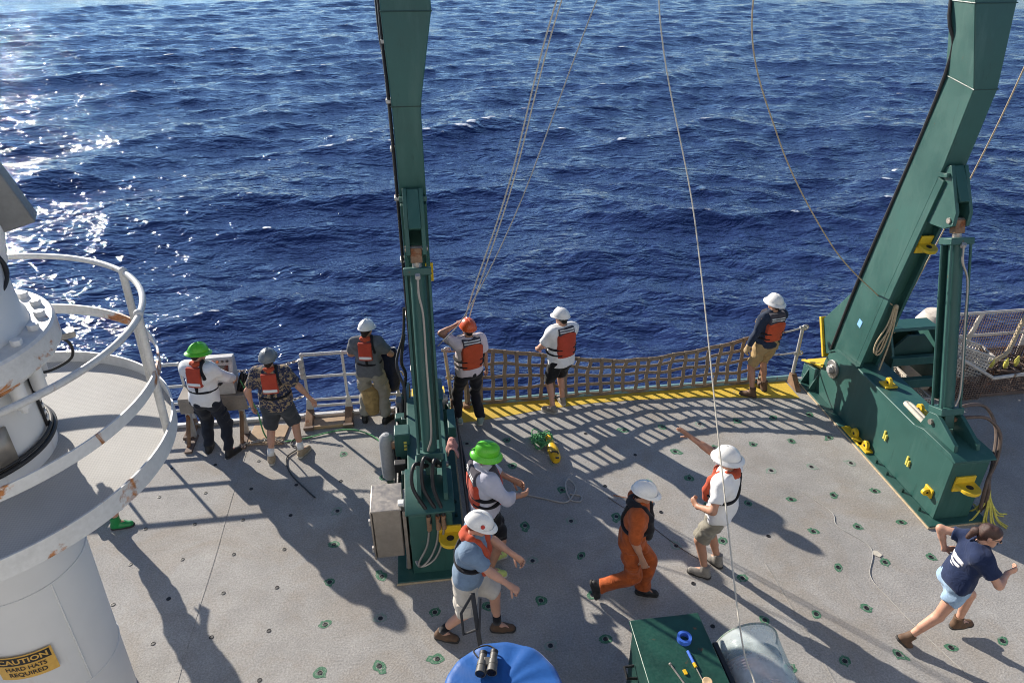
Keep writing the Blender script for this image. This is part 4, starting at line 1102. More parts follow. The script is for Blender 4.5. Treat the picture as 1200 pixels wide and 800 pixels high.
for k in range(4):
    hose(mu, [(-0.52 + 0.03 * k, 7.28, 0.9 - 0.05 * k), (-0.50 + 0.02 * k, 7.12, 0.62), (-0.54 + 0.04 * k, 7.0, 0.3), (-0.50 + 0.03 * k, 6.8, 0.1), (-0.47 + 0.02 * k, 6.5, 0.35)], 0.016, ('black_rubber', 'brown_hose', 'black_rubber', 'steel')[k])
MB().cyl((-0.53, 7.25, 0.92), (-0.49, 7.25, 0.92), 0.05, n=12).build('gauge', 'rusty', mu)
rag = MB()
na_, nb_ = 14, 9
for i in range(na_):
    for j in range(nb_):
        u_, v_ = i / (na_ - 1), j / (nb_ - 1)
        rag.v.append((0.205 + 0.11 * (v_ - 0.5) + 0.014 * math.sin(9 * u_), 6.85 + 0.24 * u_, 1.06 - 0.30 * max(0, abs(v_ - 0.45) - 0.2) + 0.018 * math.sin(13 * u_ + 4 * v_)))
rag.f = [(i * nb_ + j, (i + 1) * nb_ + j, (i + 1) * nb_ + j + 1, i * nb_ + j + 1) for i in range(na_ - 1) for j in range(nb_ - 1)]
rg_o = tag(rag.build('rag', 'pink_rag', loc=(0.2, 6.95, 0.98), smooth=180), 'faded pink rag draped on the left pedestal', 'rag')
sm_ = rg_o.modifiers.new('solid', 'SOLIDIFY'); sm_.thickness = 0.012

# ------------------------------------------------------------------ ropes in the air
def rope(pts, r, mat, label, n=60, cat='rope', name='rope'):
    o = MB().tube(bez(pts, n), r, 7)
    return tag(o.build(name, mat, loc=tuple(map(float, pts[-1]))), label, cat)
rope([(2.62, 8.35, 8.2), (1.74, 8.85, 5.85), (1.17, 9.05, 3.55), (0.60, 9.25, 1.72), (0.52, 9.3, 1.05)], 0.010, 'rope_white', 'pale rope running up from the net post, left of a close pair')
rope([(2.68, 8.36, 8.2), (1.80, 8.86, 5.85), (1.22, 9.06, 3.55), (0.66, 9.25, 1.72), (0.53, 9.3, 1.05)], 0.009, 'rope_white', 'pale rope running up from the net post, right of a close pair')
rope([(3.10, 8.35, 8.2), (2.20, 8.8, 5.85), (1.28, 8.85, 3.35), (0.55, 8.78, 1.9), (0.13, 8.7, 1.45)], 0.008, 'rope_grey', 'thin grey rope slanting from the top of the picture to the left leg')
rope([(2.72, 8.30, 8.2), (2.64, 8.05, 5.86), (2.95, 7.1, 3.75), (2.80, 5.35, 1.95), (2.52, 3.9, 1.16), (2.50, 3.5, 1.0)], 0.0075, 'rope_white', 'white rope running down past the pointing man to the green winch')
rope([(4.3, 8.4, 8.2), (4.08, 8.9, 5.75), (4.62, 8.75, 4.15), (5.45, 8.4, 2.8), (6.14, 8.16, 2.12), (6.30, 7.98, 2.02)], 0.009, 'rope_tan', 'tan rope curving down across the sea to the right leg')
rope([(8.0, 8.6, 8.0), (7.57, 8.5, 4.96), (7.28, 8.55, 3.2), (6.98, 8.6, 1.66), (6.95, 8.6, 1.2)], 0.010, 'rope_tan', 'tan rope hanging to the right of the right leg')
lp = MB()
lp.tube(bez([(6.31, 7.95, 2.02), (6.26, 7.92, 1.75), (6.20, 7.96, 1.45), (6.22, 7.97, 1.28), (6.29, 7.96, 1.35), (6.30, 7.93, 1.70), (6.32, 7.93, 2.0)], 40), 0.011, 6)
lp.tube(bez([(6.31, 7.94, 2.02), (6.29, 7.90, 1.70), (6.23, 7.94, 1.42), (6.245, 7.95, 1.26), (6.31, 7.94, 1.33), (6.33, 7.92, 1.72), (6.33, 7.92, 2.0)], 40), 0.011, 6)
lp.tube(bez([(6.34, 7.92, 2.02), (6.37, 7.92, 1.5), (6.36, 7.95, 1.0)], 14), 0.011, 6)
lp.ball((6.32, 7.93, 2.02), 0.035, 10)
tag(lp.build('rope_coil', 'rope_tan', loc=(6.3, 7.95, 1.2)), 'hank of tan rope hung on the right leg', 'rope')
fh = MB().tube(bez([(6.20, 6.62, 0.995), (6.18, 6.75, 1.015), (6.19, 7.0, 1.02), (6.21, 7.10, 1.01), (6.25, 7.08, 1.01), (6.25, 6.95, 1.015), (6.245, 6.65, 0.995)], 30), 0.030, 10)
tag(fh.build('fender_hose', 'rope_white', loc=(6.2, 6.85, 0.96)), 'folded cream hose lying on top of the right pedestal', 'hose')
yr = MB(); q = random.Random(3)
for k in range(16):
    a = q.uniform(0, 6.28); L = q.uniform(0.15, 0.34)
    yr.tube(bez([(6.78, 5.98, 0.42 - 0.01 * k), (6.78 + 0.05 * math.cos(a), 5.95 + 0.05 * math.sin(a), 0.25), (6.80 + L * 0.6 * math.cos(a), 5.93 + L * 0.5 * math.sin(a), 0.06), (6.81 + L * math.cos(a), 5.92 + L * math.sin(a), 0.02)], 12), 0.010, 5)
tag(yr.build('rope_tail', 'rope_yellow', loc=(6.8, 5.95, 0)), 'frayed yellow rope tail hanging at the front of the right pedestal', 'rope')

# ------------------------------------------------------------------ on the deck
tf = thing('tow_float', (1.63, 8.0, 0), 'yellow float wrapped in tangled green line on the sunlit deck', 'float')
fa, fb = V(1.64, 8.30, 0.075), V(1.66, 7.72, 0.06)
fbm = MB().lathe([(0.0, -0.30), (0.05, -0.295), (0.075, -0.24), (0.08, -0.05), (0.055, 0.06), (0.045, 0.26), (0.02, 0.31), (0.0, 0.31)], (0, 0, 0), 18)
u_, w_, d_ = frame(fa - fb)
mm = np.stack([u_, w_ * 0.9, d_], 1)
fbm.v = [tuple(mm @ np.array(p) + (fa + fb) / 2) for p in fbm.v]
bod = fbm.build('float_body', 'buoy_yellow', tf)
MB().tube([V(1.60, 7.82, 0.13), V(1.615, 7.80, 0.165), V(1.68, 7.78, 0.165), V(1.695, 7.79, 0.125)], 0.012, 6).build('handle', 'black_rubber', bod)
MB().box(V(1.665, 7.70, 0.125), (0.05, 0.025, 0.01)).build('slot', 'black_rubber', bod)
tl = MB(); q = random.Random(12)
for k in range(15):
    c = V(1.52 + q.gauss(0, 0.05), 8.17 + q.gauss(0, 0.06), 0.05 + q.random() * 0.08); ra_, rb_ = q.uniform(0.07, 0.15), q.uniform(0.06, 0.13); tw = q.uniform(0, 3.1)
    tl.tube([c + V(ra_ * math.cos(t) * math.cos(tw) - rb_ * math.sin(t) * math.sin(tw), ra_ * math.cos(t) * math.sin(tw) + rb_ * math.sin(t) * math.cos(tw), 0.04 * math.sin(2 * t + k)) for t in np.linspace(0, 2 * math.pi, 15)[:-1]], 0.009, 5, closed=True)
tag(tl.build('line_tangle', 'rope_green', loc=(1.52, 8.17, 0)), 'tangle of thin green line beside the yellow float', 'rope')
dl = MB()
dl.tube(bez([(0.62, 7.35, 0.012), (1.0, 7.2, 0.012), (1.35, 7.05, 0.012), (1.60, 6.93, 0.012), (1.72, 7.0, 0.013), (1.82, 7.2, 0.013), (1.75, 7.33, 0.05), (1.68, 7.2, 0.06), (1.70, 6.98, 0.013), (1.82, 6.92, 0.013), (1.85, 7.02, 0.013), (1.72, 7.08, 0.016)], 80), 0.011, 6)
tag(dl.build('deck_line', 'rope_grey', loc=(1.7, 7.0, 0)), 'grey line trailing to a loose loop on the deck behind the coverall man', 'rope')
ol = MB().tube(bez([(2.28, 6.98, 0.01), (2.5, 6.88, 0.01), (2.75, 6.80, 0.01), (2.62, 6.70, 0.01), (2.50, 6.66, 0.01), (2.60, 6.60, 0.01)], 40), 0.006, 5)
tag(ol.build('cord', 'rope_orange', loc=(2.5, 6.8, 0)), 'thin reddish cord curled on the deck behind the coverall man', 'cord')
st = MB().tube(bez([(2.20, 6.95, 0.006), (2.55, 6.45, 0.006), (2.85, 5.95, 0.006), (3.1, 5.65, 0.006)], 30), 0.004, 5)
tag(st.build('string', 'cage_dark', loc=(2.6, 6.4, 0)), 'thin dark string stretched across the deck to the pointing man', 'string')
st = MB().tube(bez([(4.75, 6.75, 0.006), (4.95, 6.30, 0.006), (4.90, 6.05, 0.006), (5.10, 5.65, 0.006), (4.85, 5.25, 0.006), (4.88, 4.9, 0.006), (4.95, 4.5, 0.006), (5.1, 3.9, 0.006)], 60), 0.004, 5)
tag(st.build('string', 'rope_grey', loc=(5, 6, 0)), 'thin white string wandering over the deck towards the running woman', 'string')
sc = MB().prism([(5.07, 5.55), (5.12, 5.50), (5.17, 5.53), (5.15, 5.60), (5.10, 5.61)], 0.003, 0.008, 2)
tag(sc.build('paper_scrap', 'rope_white', loc=(5.1, 5.55, 0)), 'small white scrap on the deck near the running woman', 'scrap')
cl = MB().tube(bez([(0.42, 7.3, 0.012), (0.50, 7.55, 0.012), (0.62, 7.62, 0.012), (0.66, 7.45, 0.012), (0.55, 7.35, 0.014), (0.42, 7.5, 0.014), (0.40, 7.9, 0.012), (0.33, 8.3, 0.02)], 50), 0.010, 6)
tag(cl.build('deck_line', 'rope_grey', loc=(0.5, 7.5, 0)), 'dark loop of line in the shade beside the left pedestal', 'rope')

# ------------------------------------------------------------------ starboard clutter behind the right pedestal
dw = thing('deck_winch', (7.2, 8.7, 0), 'dark green machinery frame with peaked plates behind the right leg', 'winch')
peak = [(8.22, 0.46), (9.25, 0.46), (9.25, 0.72), (8.98, 1.06), (8.78, 1.30), (8.55, 1.30), (8.32, 0.92)]
for x in (6.84, 7.56):
    MB().prism(peak, x - 0.02, x + 0.02, 0).build('side_plate', 'green_paint', dw, bevel=0.006)
    MB().box((x, 9.12, 0.23), (0.10, 0.16, 0.46)).build('support_leg', 'dark_green_paint', dw, bevel=0.006)
MB().prism([(6.86, 0.86), (7.54, 0.86), (7.54, 1.0), (7.32, 1.24), (7.06, 1.24), (6.86, 1.02)], 8.42, 8.46, 1).build('front_plate', 'dark_green_paint', dw, bevel=0.005)
MB().box((7.2, 8.24, 0.53), (0.80, 0.09, 0.15)).build('cross_beam', 'green_paint', dw, bevel=0.006)
MB().box((7.2, 8.32, 0.88), (0.80, 0.09, 0.13)).build('cross_beam', 'green_paint', dw, bevel=0.006)
MB().box((7.2, 8.98, 0.80), (0.68, 0.05, 0.66)).build('back_plate', 'dark_green_paint', dw, bevel=0.006)
MB().prism([(8.50, 1.27), (8.82, 1.27), (8.80, 1.315), (8.52, 1.315)], 6.82, 7.58, 0).build('top_bar', 'green_paint', dw, bevel=0.006)
MB().cyl((6.88, 8.70, 0.72), (7.52, 8.70, 0.72), 0.16, n=28).build('drum', 'dark_green_paint', dw)
MB().cyl((6.76, 8.70, 0.72), (7.62, 8.70, 0.72), 0.06, n=14).build('axle', 'steel', dw)
tk = MB().lathe([(0.0, 0.0), (0.26, 0.0), (0.29, 0.05), (0.30, 0.8), (0.28, 1.10), (0.19, 1.27), (0.0, 1.33)], (7.92, 9.0, 0), 32)
tag(tk.build('white_drum', 'cage_white', loc=(7.92, 9.0, 0)), 'rounded cream drum standing behind the green machinery frame', 'drum')

def lattice(o, p0, u, v, nu, nv, r):
    p0, u, v = np.array(p0, float), np.array(u, float), np.array(v, float); nrm = np.cross(u, v); nrm /= np.linalg.norm(nrm)
    for i in range(nu + 1):
        a = p0 + u * i / nu; o.strip([a, a + v], r * 2, r * 2, u)
    for j in range(nv + 1):
        a = p0 + v * j / nv + nrm * r * 0.5; o.strip([a, a + u], r * 2, r * 2, v)
    return o
def crate(p, u, v, h, nu, nv, nh, r, label, mat='cage_white', group='plastic grid crates'):
    p, u, v = V(*p), V(*u), V(*v); h = np.array(h, float)
    t = thing('grid_crate', tuple(p), label, 'crate', group)
    for q0, a, b, na_, nb_ in ((p, u, v, nu, nv), (p, u, h, nu, nh), (p + v, u, h, nu, nh), (p, v, h, nv, nh), (p + u, v, h, nv, nh)):
        lattice(MB(), q0 + h * 0.01, a, b, na_, nb_, r).build('grid_panel', mat, t, smooth=0)
    rim = MB()
    for a, b in ((p + h, u), (p + h + v, u), (p + h, v), (p + h + u, v)):
        rim.strip([a, a + b], 0.03, 0.03, (0, 0, 1) if abs(b[2]) < 0.5 * np.linalg.norm(b) else (1, 0, 0))
    rim.build('rim', mat, t, smooth=0)
    return t
crate((6.92, 8.12, 0.01), (0.55, -0.02, 0), (0.02, 0.90, 0), (0, 0, 0.30), 12, 20, 7, 0.008, 'cream plastic grid crate on the deck beside the green machinery frame')
crate((8.0, 8.62, 0.42), (0.58, -0.10, -0.20), (0.05, 0.36, 0), (0.14, 0, 0.46), 12, 7, 10, 0.008, 'tilted cream grid crate resting on the dark basket')
bk = thing('wire_basket', (8.6, 8.8, 0), 'dark rusty mesh basket full of gear at the starboard corner', 'basket', 'mesh baskets')
for q0, a, b, na_, nb_ in (((7.95, 8.38, 0.02), (0.62, 0, 0), (0, 0, 0.42), 14, 10), ((8.62, 8.42, 0.02), (2.2, 0.06, 0), (0, 0, 0.36), 46, 9), ((8.62, 8.42, 0.02), (0, 0.85, 0), (0, 0, 0.36), 18, 9), ((7.95, 8.38, 0.02), (0, 0.85, 0), (0, 0, 0.42), 18, 10), ((8.62, 9.25, 0.02), (2.2, 0, 0), (0, 0, 0.36), 46, 9)):
    lattice(MB(), q0, a, b, na_, nb_, 0.006).build('mesh_panel', 'cage_dark', bk, smooth=0)
MB().box2((7.98, 8.42, 0.01), (10.8, 9.2, 0.07)).build('basket_floor', 'cage_dark', bk)
rm_ = MB(); q = random.Random(5)
for k in range(34):
    x = q.uniform(8.05, 10.6); 
    rm_.tube(bez([(x + q.uniform(-.2, .2), q.uniform(8.5, 9.15), q.uniform(0.08, 0.34)) for _ in range(5)], 20), q.choice((0.012, 0.018, 0.025)), 5)
rm_.build('tangled_gear', 'cage_dark', bk)
for k, (x, yv) in enumerate(((8.92, 8.72), (9.12, 8.66), (9.34, 8.70), (9.6, 8.74))):
    fl_ = MB().lathe([(0.0, 0.0), (0.022, 0.005), (0.036, 0.05), (0.036, 0.11), (0.018, 0.15), (0.010, 0.19), (0.0, 0.19)], (x, yv, 0.36), 14)
    tag(fl_.build('fishing_float', 'rope_yellow', loc=(x, yv, 0.36)), ('leftmost', 'second from left', 'third from left', 'rightmost')[k] + ' of four small yellow floats in the mesh basket', 'float', 'yellow floats in the mesh basket')
fr2 = thing('mesh_fence', (9.4, 9.33, 0), 'white mesh guard rail along the starboard stern edge', 'railing')
for z in (1.02, 0.60):
    MB().cyl((8.05, 9.33, z), (12.2, 9.33, z), 0.026, n=10).build('rail', 'cage_white', fr2)
for x in (8.1, 9.02, 9.95, 10.9, 11.9):
    MB().strip([(x - 0.22 if x > 9 and x < 9.1 else x, 9.30, 0.02), (x, 9.33, 1.02)], 0.075, 0.03, (1, 0, 0)).build('post', 'cage_white', fr2)
lattice(MB(), (8.05, 9.35, 0.1), (4.1, 0, 0), (0, 0, 0.9), 90, 18, 0.0035).build('mesh_panel', 'cage_dark', fr2, smooth=0)
bp = MB().tube([(8.02, 8.45, 0.78), (8.68, 8.36, 0.40), (10.9, 8.44, 0.46)], 0.030, 10)
tag(bp.build('basket_bar', 'cage_white', loc=(8.68, 8.36, 0.4)), 'bent cream pipe along the front of the mesh basket', 'pipe')
rp = MB().tube(bez([(9.86, 9.28, 1.04), (9.70, 9.20, 0.92), (9.50, 9.05, 0.62), (9.30, 8.90, 0.48), (9.05, 8.80, 0.44), (8.98, 8.78, 0.28)], 40), 0.035, 9)
tag(rp.build('mooring_rope', 'rope_tan', loc=(9.3, 8.9, 0.4)), 'thick tan mooring rope draped over the starboard mesh rail', 'rope')

# ------------------------------------------------------------------ winch under the camera
wi = thing('winch_cabinet', (1.95, 3.7, 0), 'green steel winch cabinet with dusty lid at the bottom edge', 'winch')
MB().prism([(1.66, 2.6), (2.26, 2.6), (2.26, 4.20), (1.66, 4.20)], 0.12, 0.955, 2).build('cabinet', 'dark_green_paint', wi, bevel=0.01)
MB().prism([(1.60, 2.55), (2.31, 2.55), (2.29, 4.25), (1.64, 4.25)], 0.958, 1.0, 2).build('lid', 'lid_green', wi, bevel=0.008)
MB().box2((1.70, 2.7, 0.0), (2.2, 4.1, 0.12)).build('plinth', 'dark_green_paint', wi)
MB().box((1.64, 3.45, 0.80), (0.012, 0.16, 0.20), Matrix.Rotation(R(6), 3, 'X')).build('tag_plate', 'wood_light', wi)
for yv in (3.78, 3.98):
    MB().tube([(1.65, yv - 0.05, 0.62), (1.56, yv - 0.05, 0.64), (1.56, yv + 0.05, 0.66), (1.65, yv + 0.05, 0.66)], 0.014, 8).build('handle', 'black_rubber', wi)
MB().box((1.57, 3.68, 0.45), (0.12, 0.16, 0.22)).build('valve_block', 'black_rubber', wi, bevel=0.01)
MB().cyl((1.60, 3.8, 0.40), (1.45, 3.8, 0.42), 0.03, n=10).build('lever', 'black_rubber', wi)
MB().tube([(1.665, 2.7, 0.93), (1.665, 4.2, 0.93)], 0.012, 6).build('hinge_bar', 'green_paint', wi)
tp = MB().lathe([(0.040, 0.0), (0.064, 0.0), (0.064, 0.045), (0.040, 0.045), (0.040, 0.0)], (2.06, 3.98, 1.002), 32)
tag(tp.build('tape_roll', 'blue_plastic', loc=(2.06, 3.98, 1.0)), 'roll of blue tape on the green winch lid', 'tape')
sd_ = thing('screwdriver', (2.05, 3.72, 1.0), 'screwdriver with blue and yellow handle on the green winch lid', 'screwdriver')
MB().tube([(2.05, 3.86, 1.012), (2.06, 3.74, 1.013)], 0.013, 8).build('handle', 'blue_plastic', sd_)
MB().tube([(2.06, 3.74, 1.013), (2.065, 3.70, 1.013)], 0.014, 8).build('collar', 'buoy_yellow', sd_)
MB().tube([(2.065, 3.70, 1.010), (2.08, 3.56, 1.008)], 0.005, 6).build('shaft', 'stainless', sd_)
ck = MB().lathe([(0.0, 0.0), (0.034, 0.0), (0.042, 0.07), (0.036, 0.075), (0.0, 0.07)], (2.09, 3.52, 1.001), 18)
tag(ck.build('cork', 'wood_light', loc=(2.09, 3.52, 1.0)), 'brown wooden plug standing on the green winch lid', 'plug')
tag(MB().box((1.96, 3.67, 1.008), (0.028, 0.045, 0.014), Matrix.Rotation(R(10), 3, 'Z')).build('tape_tab', 'buoy_yellow', loc=(1.96, 3.67, 1.0), bevel=0.002), 'small yellow tab on the green winch lid', 'tab')
tag(MB().tube([(1.86, 3.76, 1.008), (1.93, 3.52, 1.008)], 0.008, 6).ball((1.86, 3.76, 1.008), 0.014, 8).build('steel_rod', 'stainless', loc=(1.9, 3.6, 1.0)), 'thin steel rod on the green winch lid', 'rod')
wd = thing('cable_drum', (2.68, 3.3, 0), 'drum of reddish cable under a clear plastic guard beside the winch', 'drum')
DXc, DZc, DR = 2.68, 0.52, 0.30
MB().cyl((DXc, 2.6, DZc), (DXc, 3.92, DZc), DR - 0.02, n=40).build('drum_core', 'rope_orange', wd)
wdg = MB()
nw = 46
for k in range(nw):
    yv = 2.64 + 1.25 * k / nw
    wdg.tube([(DXc + DR * math.cos(q), yv + 0.012 * math.sin(q), DZc + DR * math.sin(q)) for q in np.linspace(0, 2 * math.pi, 33)[:-1]], 0.0135, 6, closed=True)
paint('cable_red', (0.46, 0.25, 0.215), 0.6, 0.2, scale=20)
wdg.build('cable_turns', 'cable_red', wd)
for yv in (2.58, 3.95):
    MB().cyl((DXc, yv - 0.012, DZc), (DXc, yv + 0.012, DZc), DR + 0.07, n=40).build('drum_flange', 'dark_green_paint', wd, bevel=0.004)
MB().box2((2.40, 2.7, 0.0), (2.96, 3.8, 0.16)).build('drum_cradle', 'dark_green_paint', wd)
gd = MB(); nA, nB = 24, 12
for i in range(nA + 1):
    a = math.pi * (0.06 + 0.80 * i / nA)
    for j in range(nB + 1):
        yv = 2.5 + 1.56 * j / nB
        rr_ = 0.40 + 0.02 * math.sin(3 * a + 0.5) * (j / nB) ** 3 + 0.03 * (j / nB) ** 6 * math.sin(a * 2)
        gd.v.append((DXc - 0.01 + rr_ * 0.78 * math.cos(a) + 0.02 * (j / nB), yv, DZc + 0.08 + (rr_ + 0.02) * math.sin(a)))
gd.f = [(i * (nB + 1) + j, (i + 1) * (nB + 1) + j, (i + 1) * (nB + 1) + j + 1, i * (nB + 1) + j + 1) for i in range(nA) for j in range(nB)]
go = gd.build('plastic_guard', 'clear_plastic', wd, smooth=180); sm_ = go.modifiers.new('solid', 'SOLIDIFY'); sm_.thickness = 0.006
ed = [gd.v[i * (nB + 1) + nB] for i in range(nA + 1)]
MB().tube(ed, 0.010, 6).build('guard_edge', 'pale_spray', wd)
MB().tube([gd.v[nA * (nB + 1) + j] for j in range(nB + 1)], 0.020, 8).build('guard_frame', 'paper_white', wd)
MB().tube([(2.99, 3.86, 0.60), (3.03, 2.9, 0.58)], 0.028, 10).build('guard_hinge_bar', 'stainless', wd)
MB().box2((2.33, 2.6, 0.55), (2.38, 3.98, 0.93)).build('chain_cover', 'black_rubber', wd, bevel=0.01)

# ------------------------------------------------------------------ blue covered reel, binoculars, black handle
bl = thing('covered_reel', (0.42, 3.70, 0), 'round reel under a tight blue tarpaulin cover at the bottom edge', 'reel')
tr = MB(); nr_, na_ = 16, 64
q = random.Random(2)
for i in range(nr_ + 1):
    f = i / nr_
    for k in range(na_):
        a = 2 * math.pi * k / na_
        r_ = 0.50 * min(1, f / 0.72)
        w_ = 0.010 * math.sin(7 * a + 2) * f + 0.008 * math.sin(13 * a + 4 * f)
        zz = 1.0 + 0.035 * (1 - min(1, f / 0.72) ** 2) + (w_ * min(1, f * 1.5)) + 0.012 * math.exp(-((a - 1.9) / 0.08) ** 2) * f
        if f > 0.72:
            g_ = (f - 0.72) / 0.28
            zz = 1.0 - 0.30 * g_ + w_ * (1 - g_); r_ = 0.50 + 0.012 * math.sin(22 * a) * g_ + 0.010 * math.sin(g_ * 3)
        tr.v.append((0.42 + r_ * math.cos(a), 3.70 + r_ * math.sin(a), zz))
tr.f = [(i * na_ + k, i * na_ + (k + 1) % na_, (i + 1) * na_ + (k + 1) % na_, (i + 1) * na_ + k)[::-1] for i in range(nr_) for k in range(na_)]
tr.build('tarpaulin', 'blue_tarp', bl, smooth=180)
MB().cyl((0.42, 3.70, 0.0), (0.42, 3.70, 0.75), 0.44, n=40).build('reel_body', 'grey_paint', bl)
MB().lathe([(0.0, 0.0), (0.52, 0.0), (0.52, 0.05), (0.0, 0.05)], (0.42, 3.70, 0.0), 40).build('reel_base', 'grey_dark', bl)
bn = thing('binoculars', (0.32, 3.94, 1.02), 'pair of grey binoculars lying on the blue cover', 'binoculars')
for s_ in (-1, 1):
    c = V(0.315 + 0.036 * s_, 3.93, 1.065)
    d = V(-0.22, -0.97, 0.05); d /= np.linalg.norm(d)
    bo = MB()
    bo.cyl(c - d * 0.07, c - d * 0.015, 0.024, 0.026, 14).cyl(c - d * 0.015, c + d * 0.02, 0.031, 0.033, 14).cyl(c + d * 0.02, c + d * 0.075, 0.031, 0.036, 14)
    b_ = bo.build('barrel', 'binocular_grey', bn)
    MB().cyl(c + d * 0.074, c + d * 0.078, 0.030, n=14).build('lens', 'glass_dark', b_)
    MB().cyl(c - d * 0.09, c - d * 0.068, 0.027, 0.025, 14).build('eyecup', 'black_rubber', b_)
MB().box((0.315, 3.935, 1.075), (0.05, 0.06, 0.022), Matrix.Rotation(R(-13), 3, 'Z')).build('bridge', 'binocular_grey', bn, bevel=0.006)
MB().tube(bez([(0.26, 3.99, 1.05), (0.24, 4.06, 1.04), (0.33, 4.08, 1.045), (0.39, 4.02, 1.05), (0.36, 3.98, 1.06)], 20), 0.006, 6).build('strap', 'black_rubber', bn)
bn.scale = (1.3, 1.3, 1.3)
bh = thing('pole_handle', (0.33, 4.42, 0), 'black pole with a rectangular loop handle behind the blue cover', 'handle')
MB().strip([(0.34, 4.40, 0.02), (0.26, 4.78, 0.96)], 0.045, 0.03, (1, 0, 0)).build('pole', 'black_rubber', bh, bevel=0.004)
lo = [(0.26, 4.78, 0.96), (0.14, 4.72, 0.78), (0.15, 4.62, 0.60), (0.29, 4.64, 0.63)]
MB().tube(lo, 0.015, 8).build('loop', 'black_rubber', bh)
MB().strip([(0.33, 4.72, 0.95), (0.30, 4.60, 0.62)], 0.02, 0.012, (1, 0, 0)).build('strap', 'black_rubber', bh)
MB().box((0.34, 4.40, 0.012), (0.16, 0.22, 0.02)).build('foot', 'black_rubber', bh)
# ------------------------------------------------------------------ people: bodies and clothes from smooth distance fields
def surface_nets(f, org, h):
    s = f < 0
    nx, ny, nz = f.shape
    cnt = np.zeros((nx - 1, ny - 1, nz - 1), np.int8)
    corners = [(i, j, k) for i in (0, 1) for j in (0, 1) for k in (0, 1)]
    for i, j, k in corners:
        cnt += s[i:nx - 1 + i, j:ny - 1 + j, k:nz - 1 + k]
    mixed = (cnt > 0) & (cnt < 8)
    idx = np.argwhere(mixed)
    if len(idx) == 0: return np.zeros((0, 3)), np.zeros((0, 4), int)
    ids = -np.ones(mixed.shape, np.int64); ids[mixed] = np.arange(len(idx))
    val = {c: f[idx[:, 0] + c[0], idx[:, 1] + c[1], idx[:, 2] + c[2]] for c in corners}
    acc = np.zeros((len(idx), 3)); n = np.zeros(len(idx))
    for c0 in corners:
        for ax in range(3):
            if c0[ax]: continue
            c1 = list(c0); c1[ax] = 1; c1 = tuple(c1)
            a, b = val[c0], val[c1]; cr = (a < 0) != (b < 0)
            t = np.where(cr, a / np.where(a == b, 1, a - b), 0)
            p = np.tile(np.array(c0, float), (len(idx), 1)); p[:, ax] = t
            acc[cr] += p[cr]; n[cr] += 1
    P = (idx + acc / n[:, None]) * h + org
    F = []
    for ax in range(3):
        o1, o2 = [(1, 2), (2, 0), (0, 1)][ax]
        sh = [slice(None)] * 3; sh2 = [slice(None)] * 3
        sh[ax] = slice(0, -1); sh2[ax] = slice(1, None)
        a, b = s[tuple(sh)], s[tuple(sh2)]
        e = np.argwhere(a != b)
        ok = (e[:, o1] > 0) & (e[:, o2] > 0) & (e[:, o1] < mixed.shape[o1]) & (e[:, o2] < mixed.shape[o2])
        e = e[ok]; ins = a[tuple(e.T)]
        def cell(d1, d2):
            q = e.copy(); q[:, o1] -= d1; q[:, o2] -= d2
            return ids[tuple(q.T)]
        quad = np.stack([cell(1, 1), cell(0, 1), cell(0, 0), cell(1, 0)], 1)
        quad[~ins] = quad[~ins][:, ::-1]
        F.append(quad)
    F = np.concatenate(F); F = F[(F >= 0).all(1)]
    return P, F

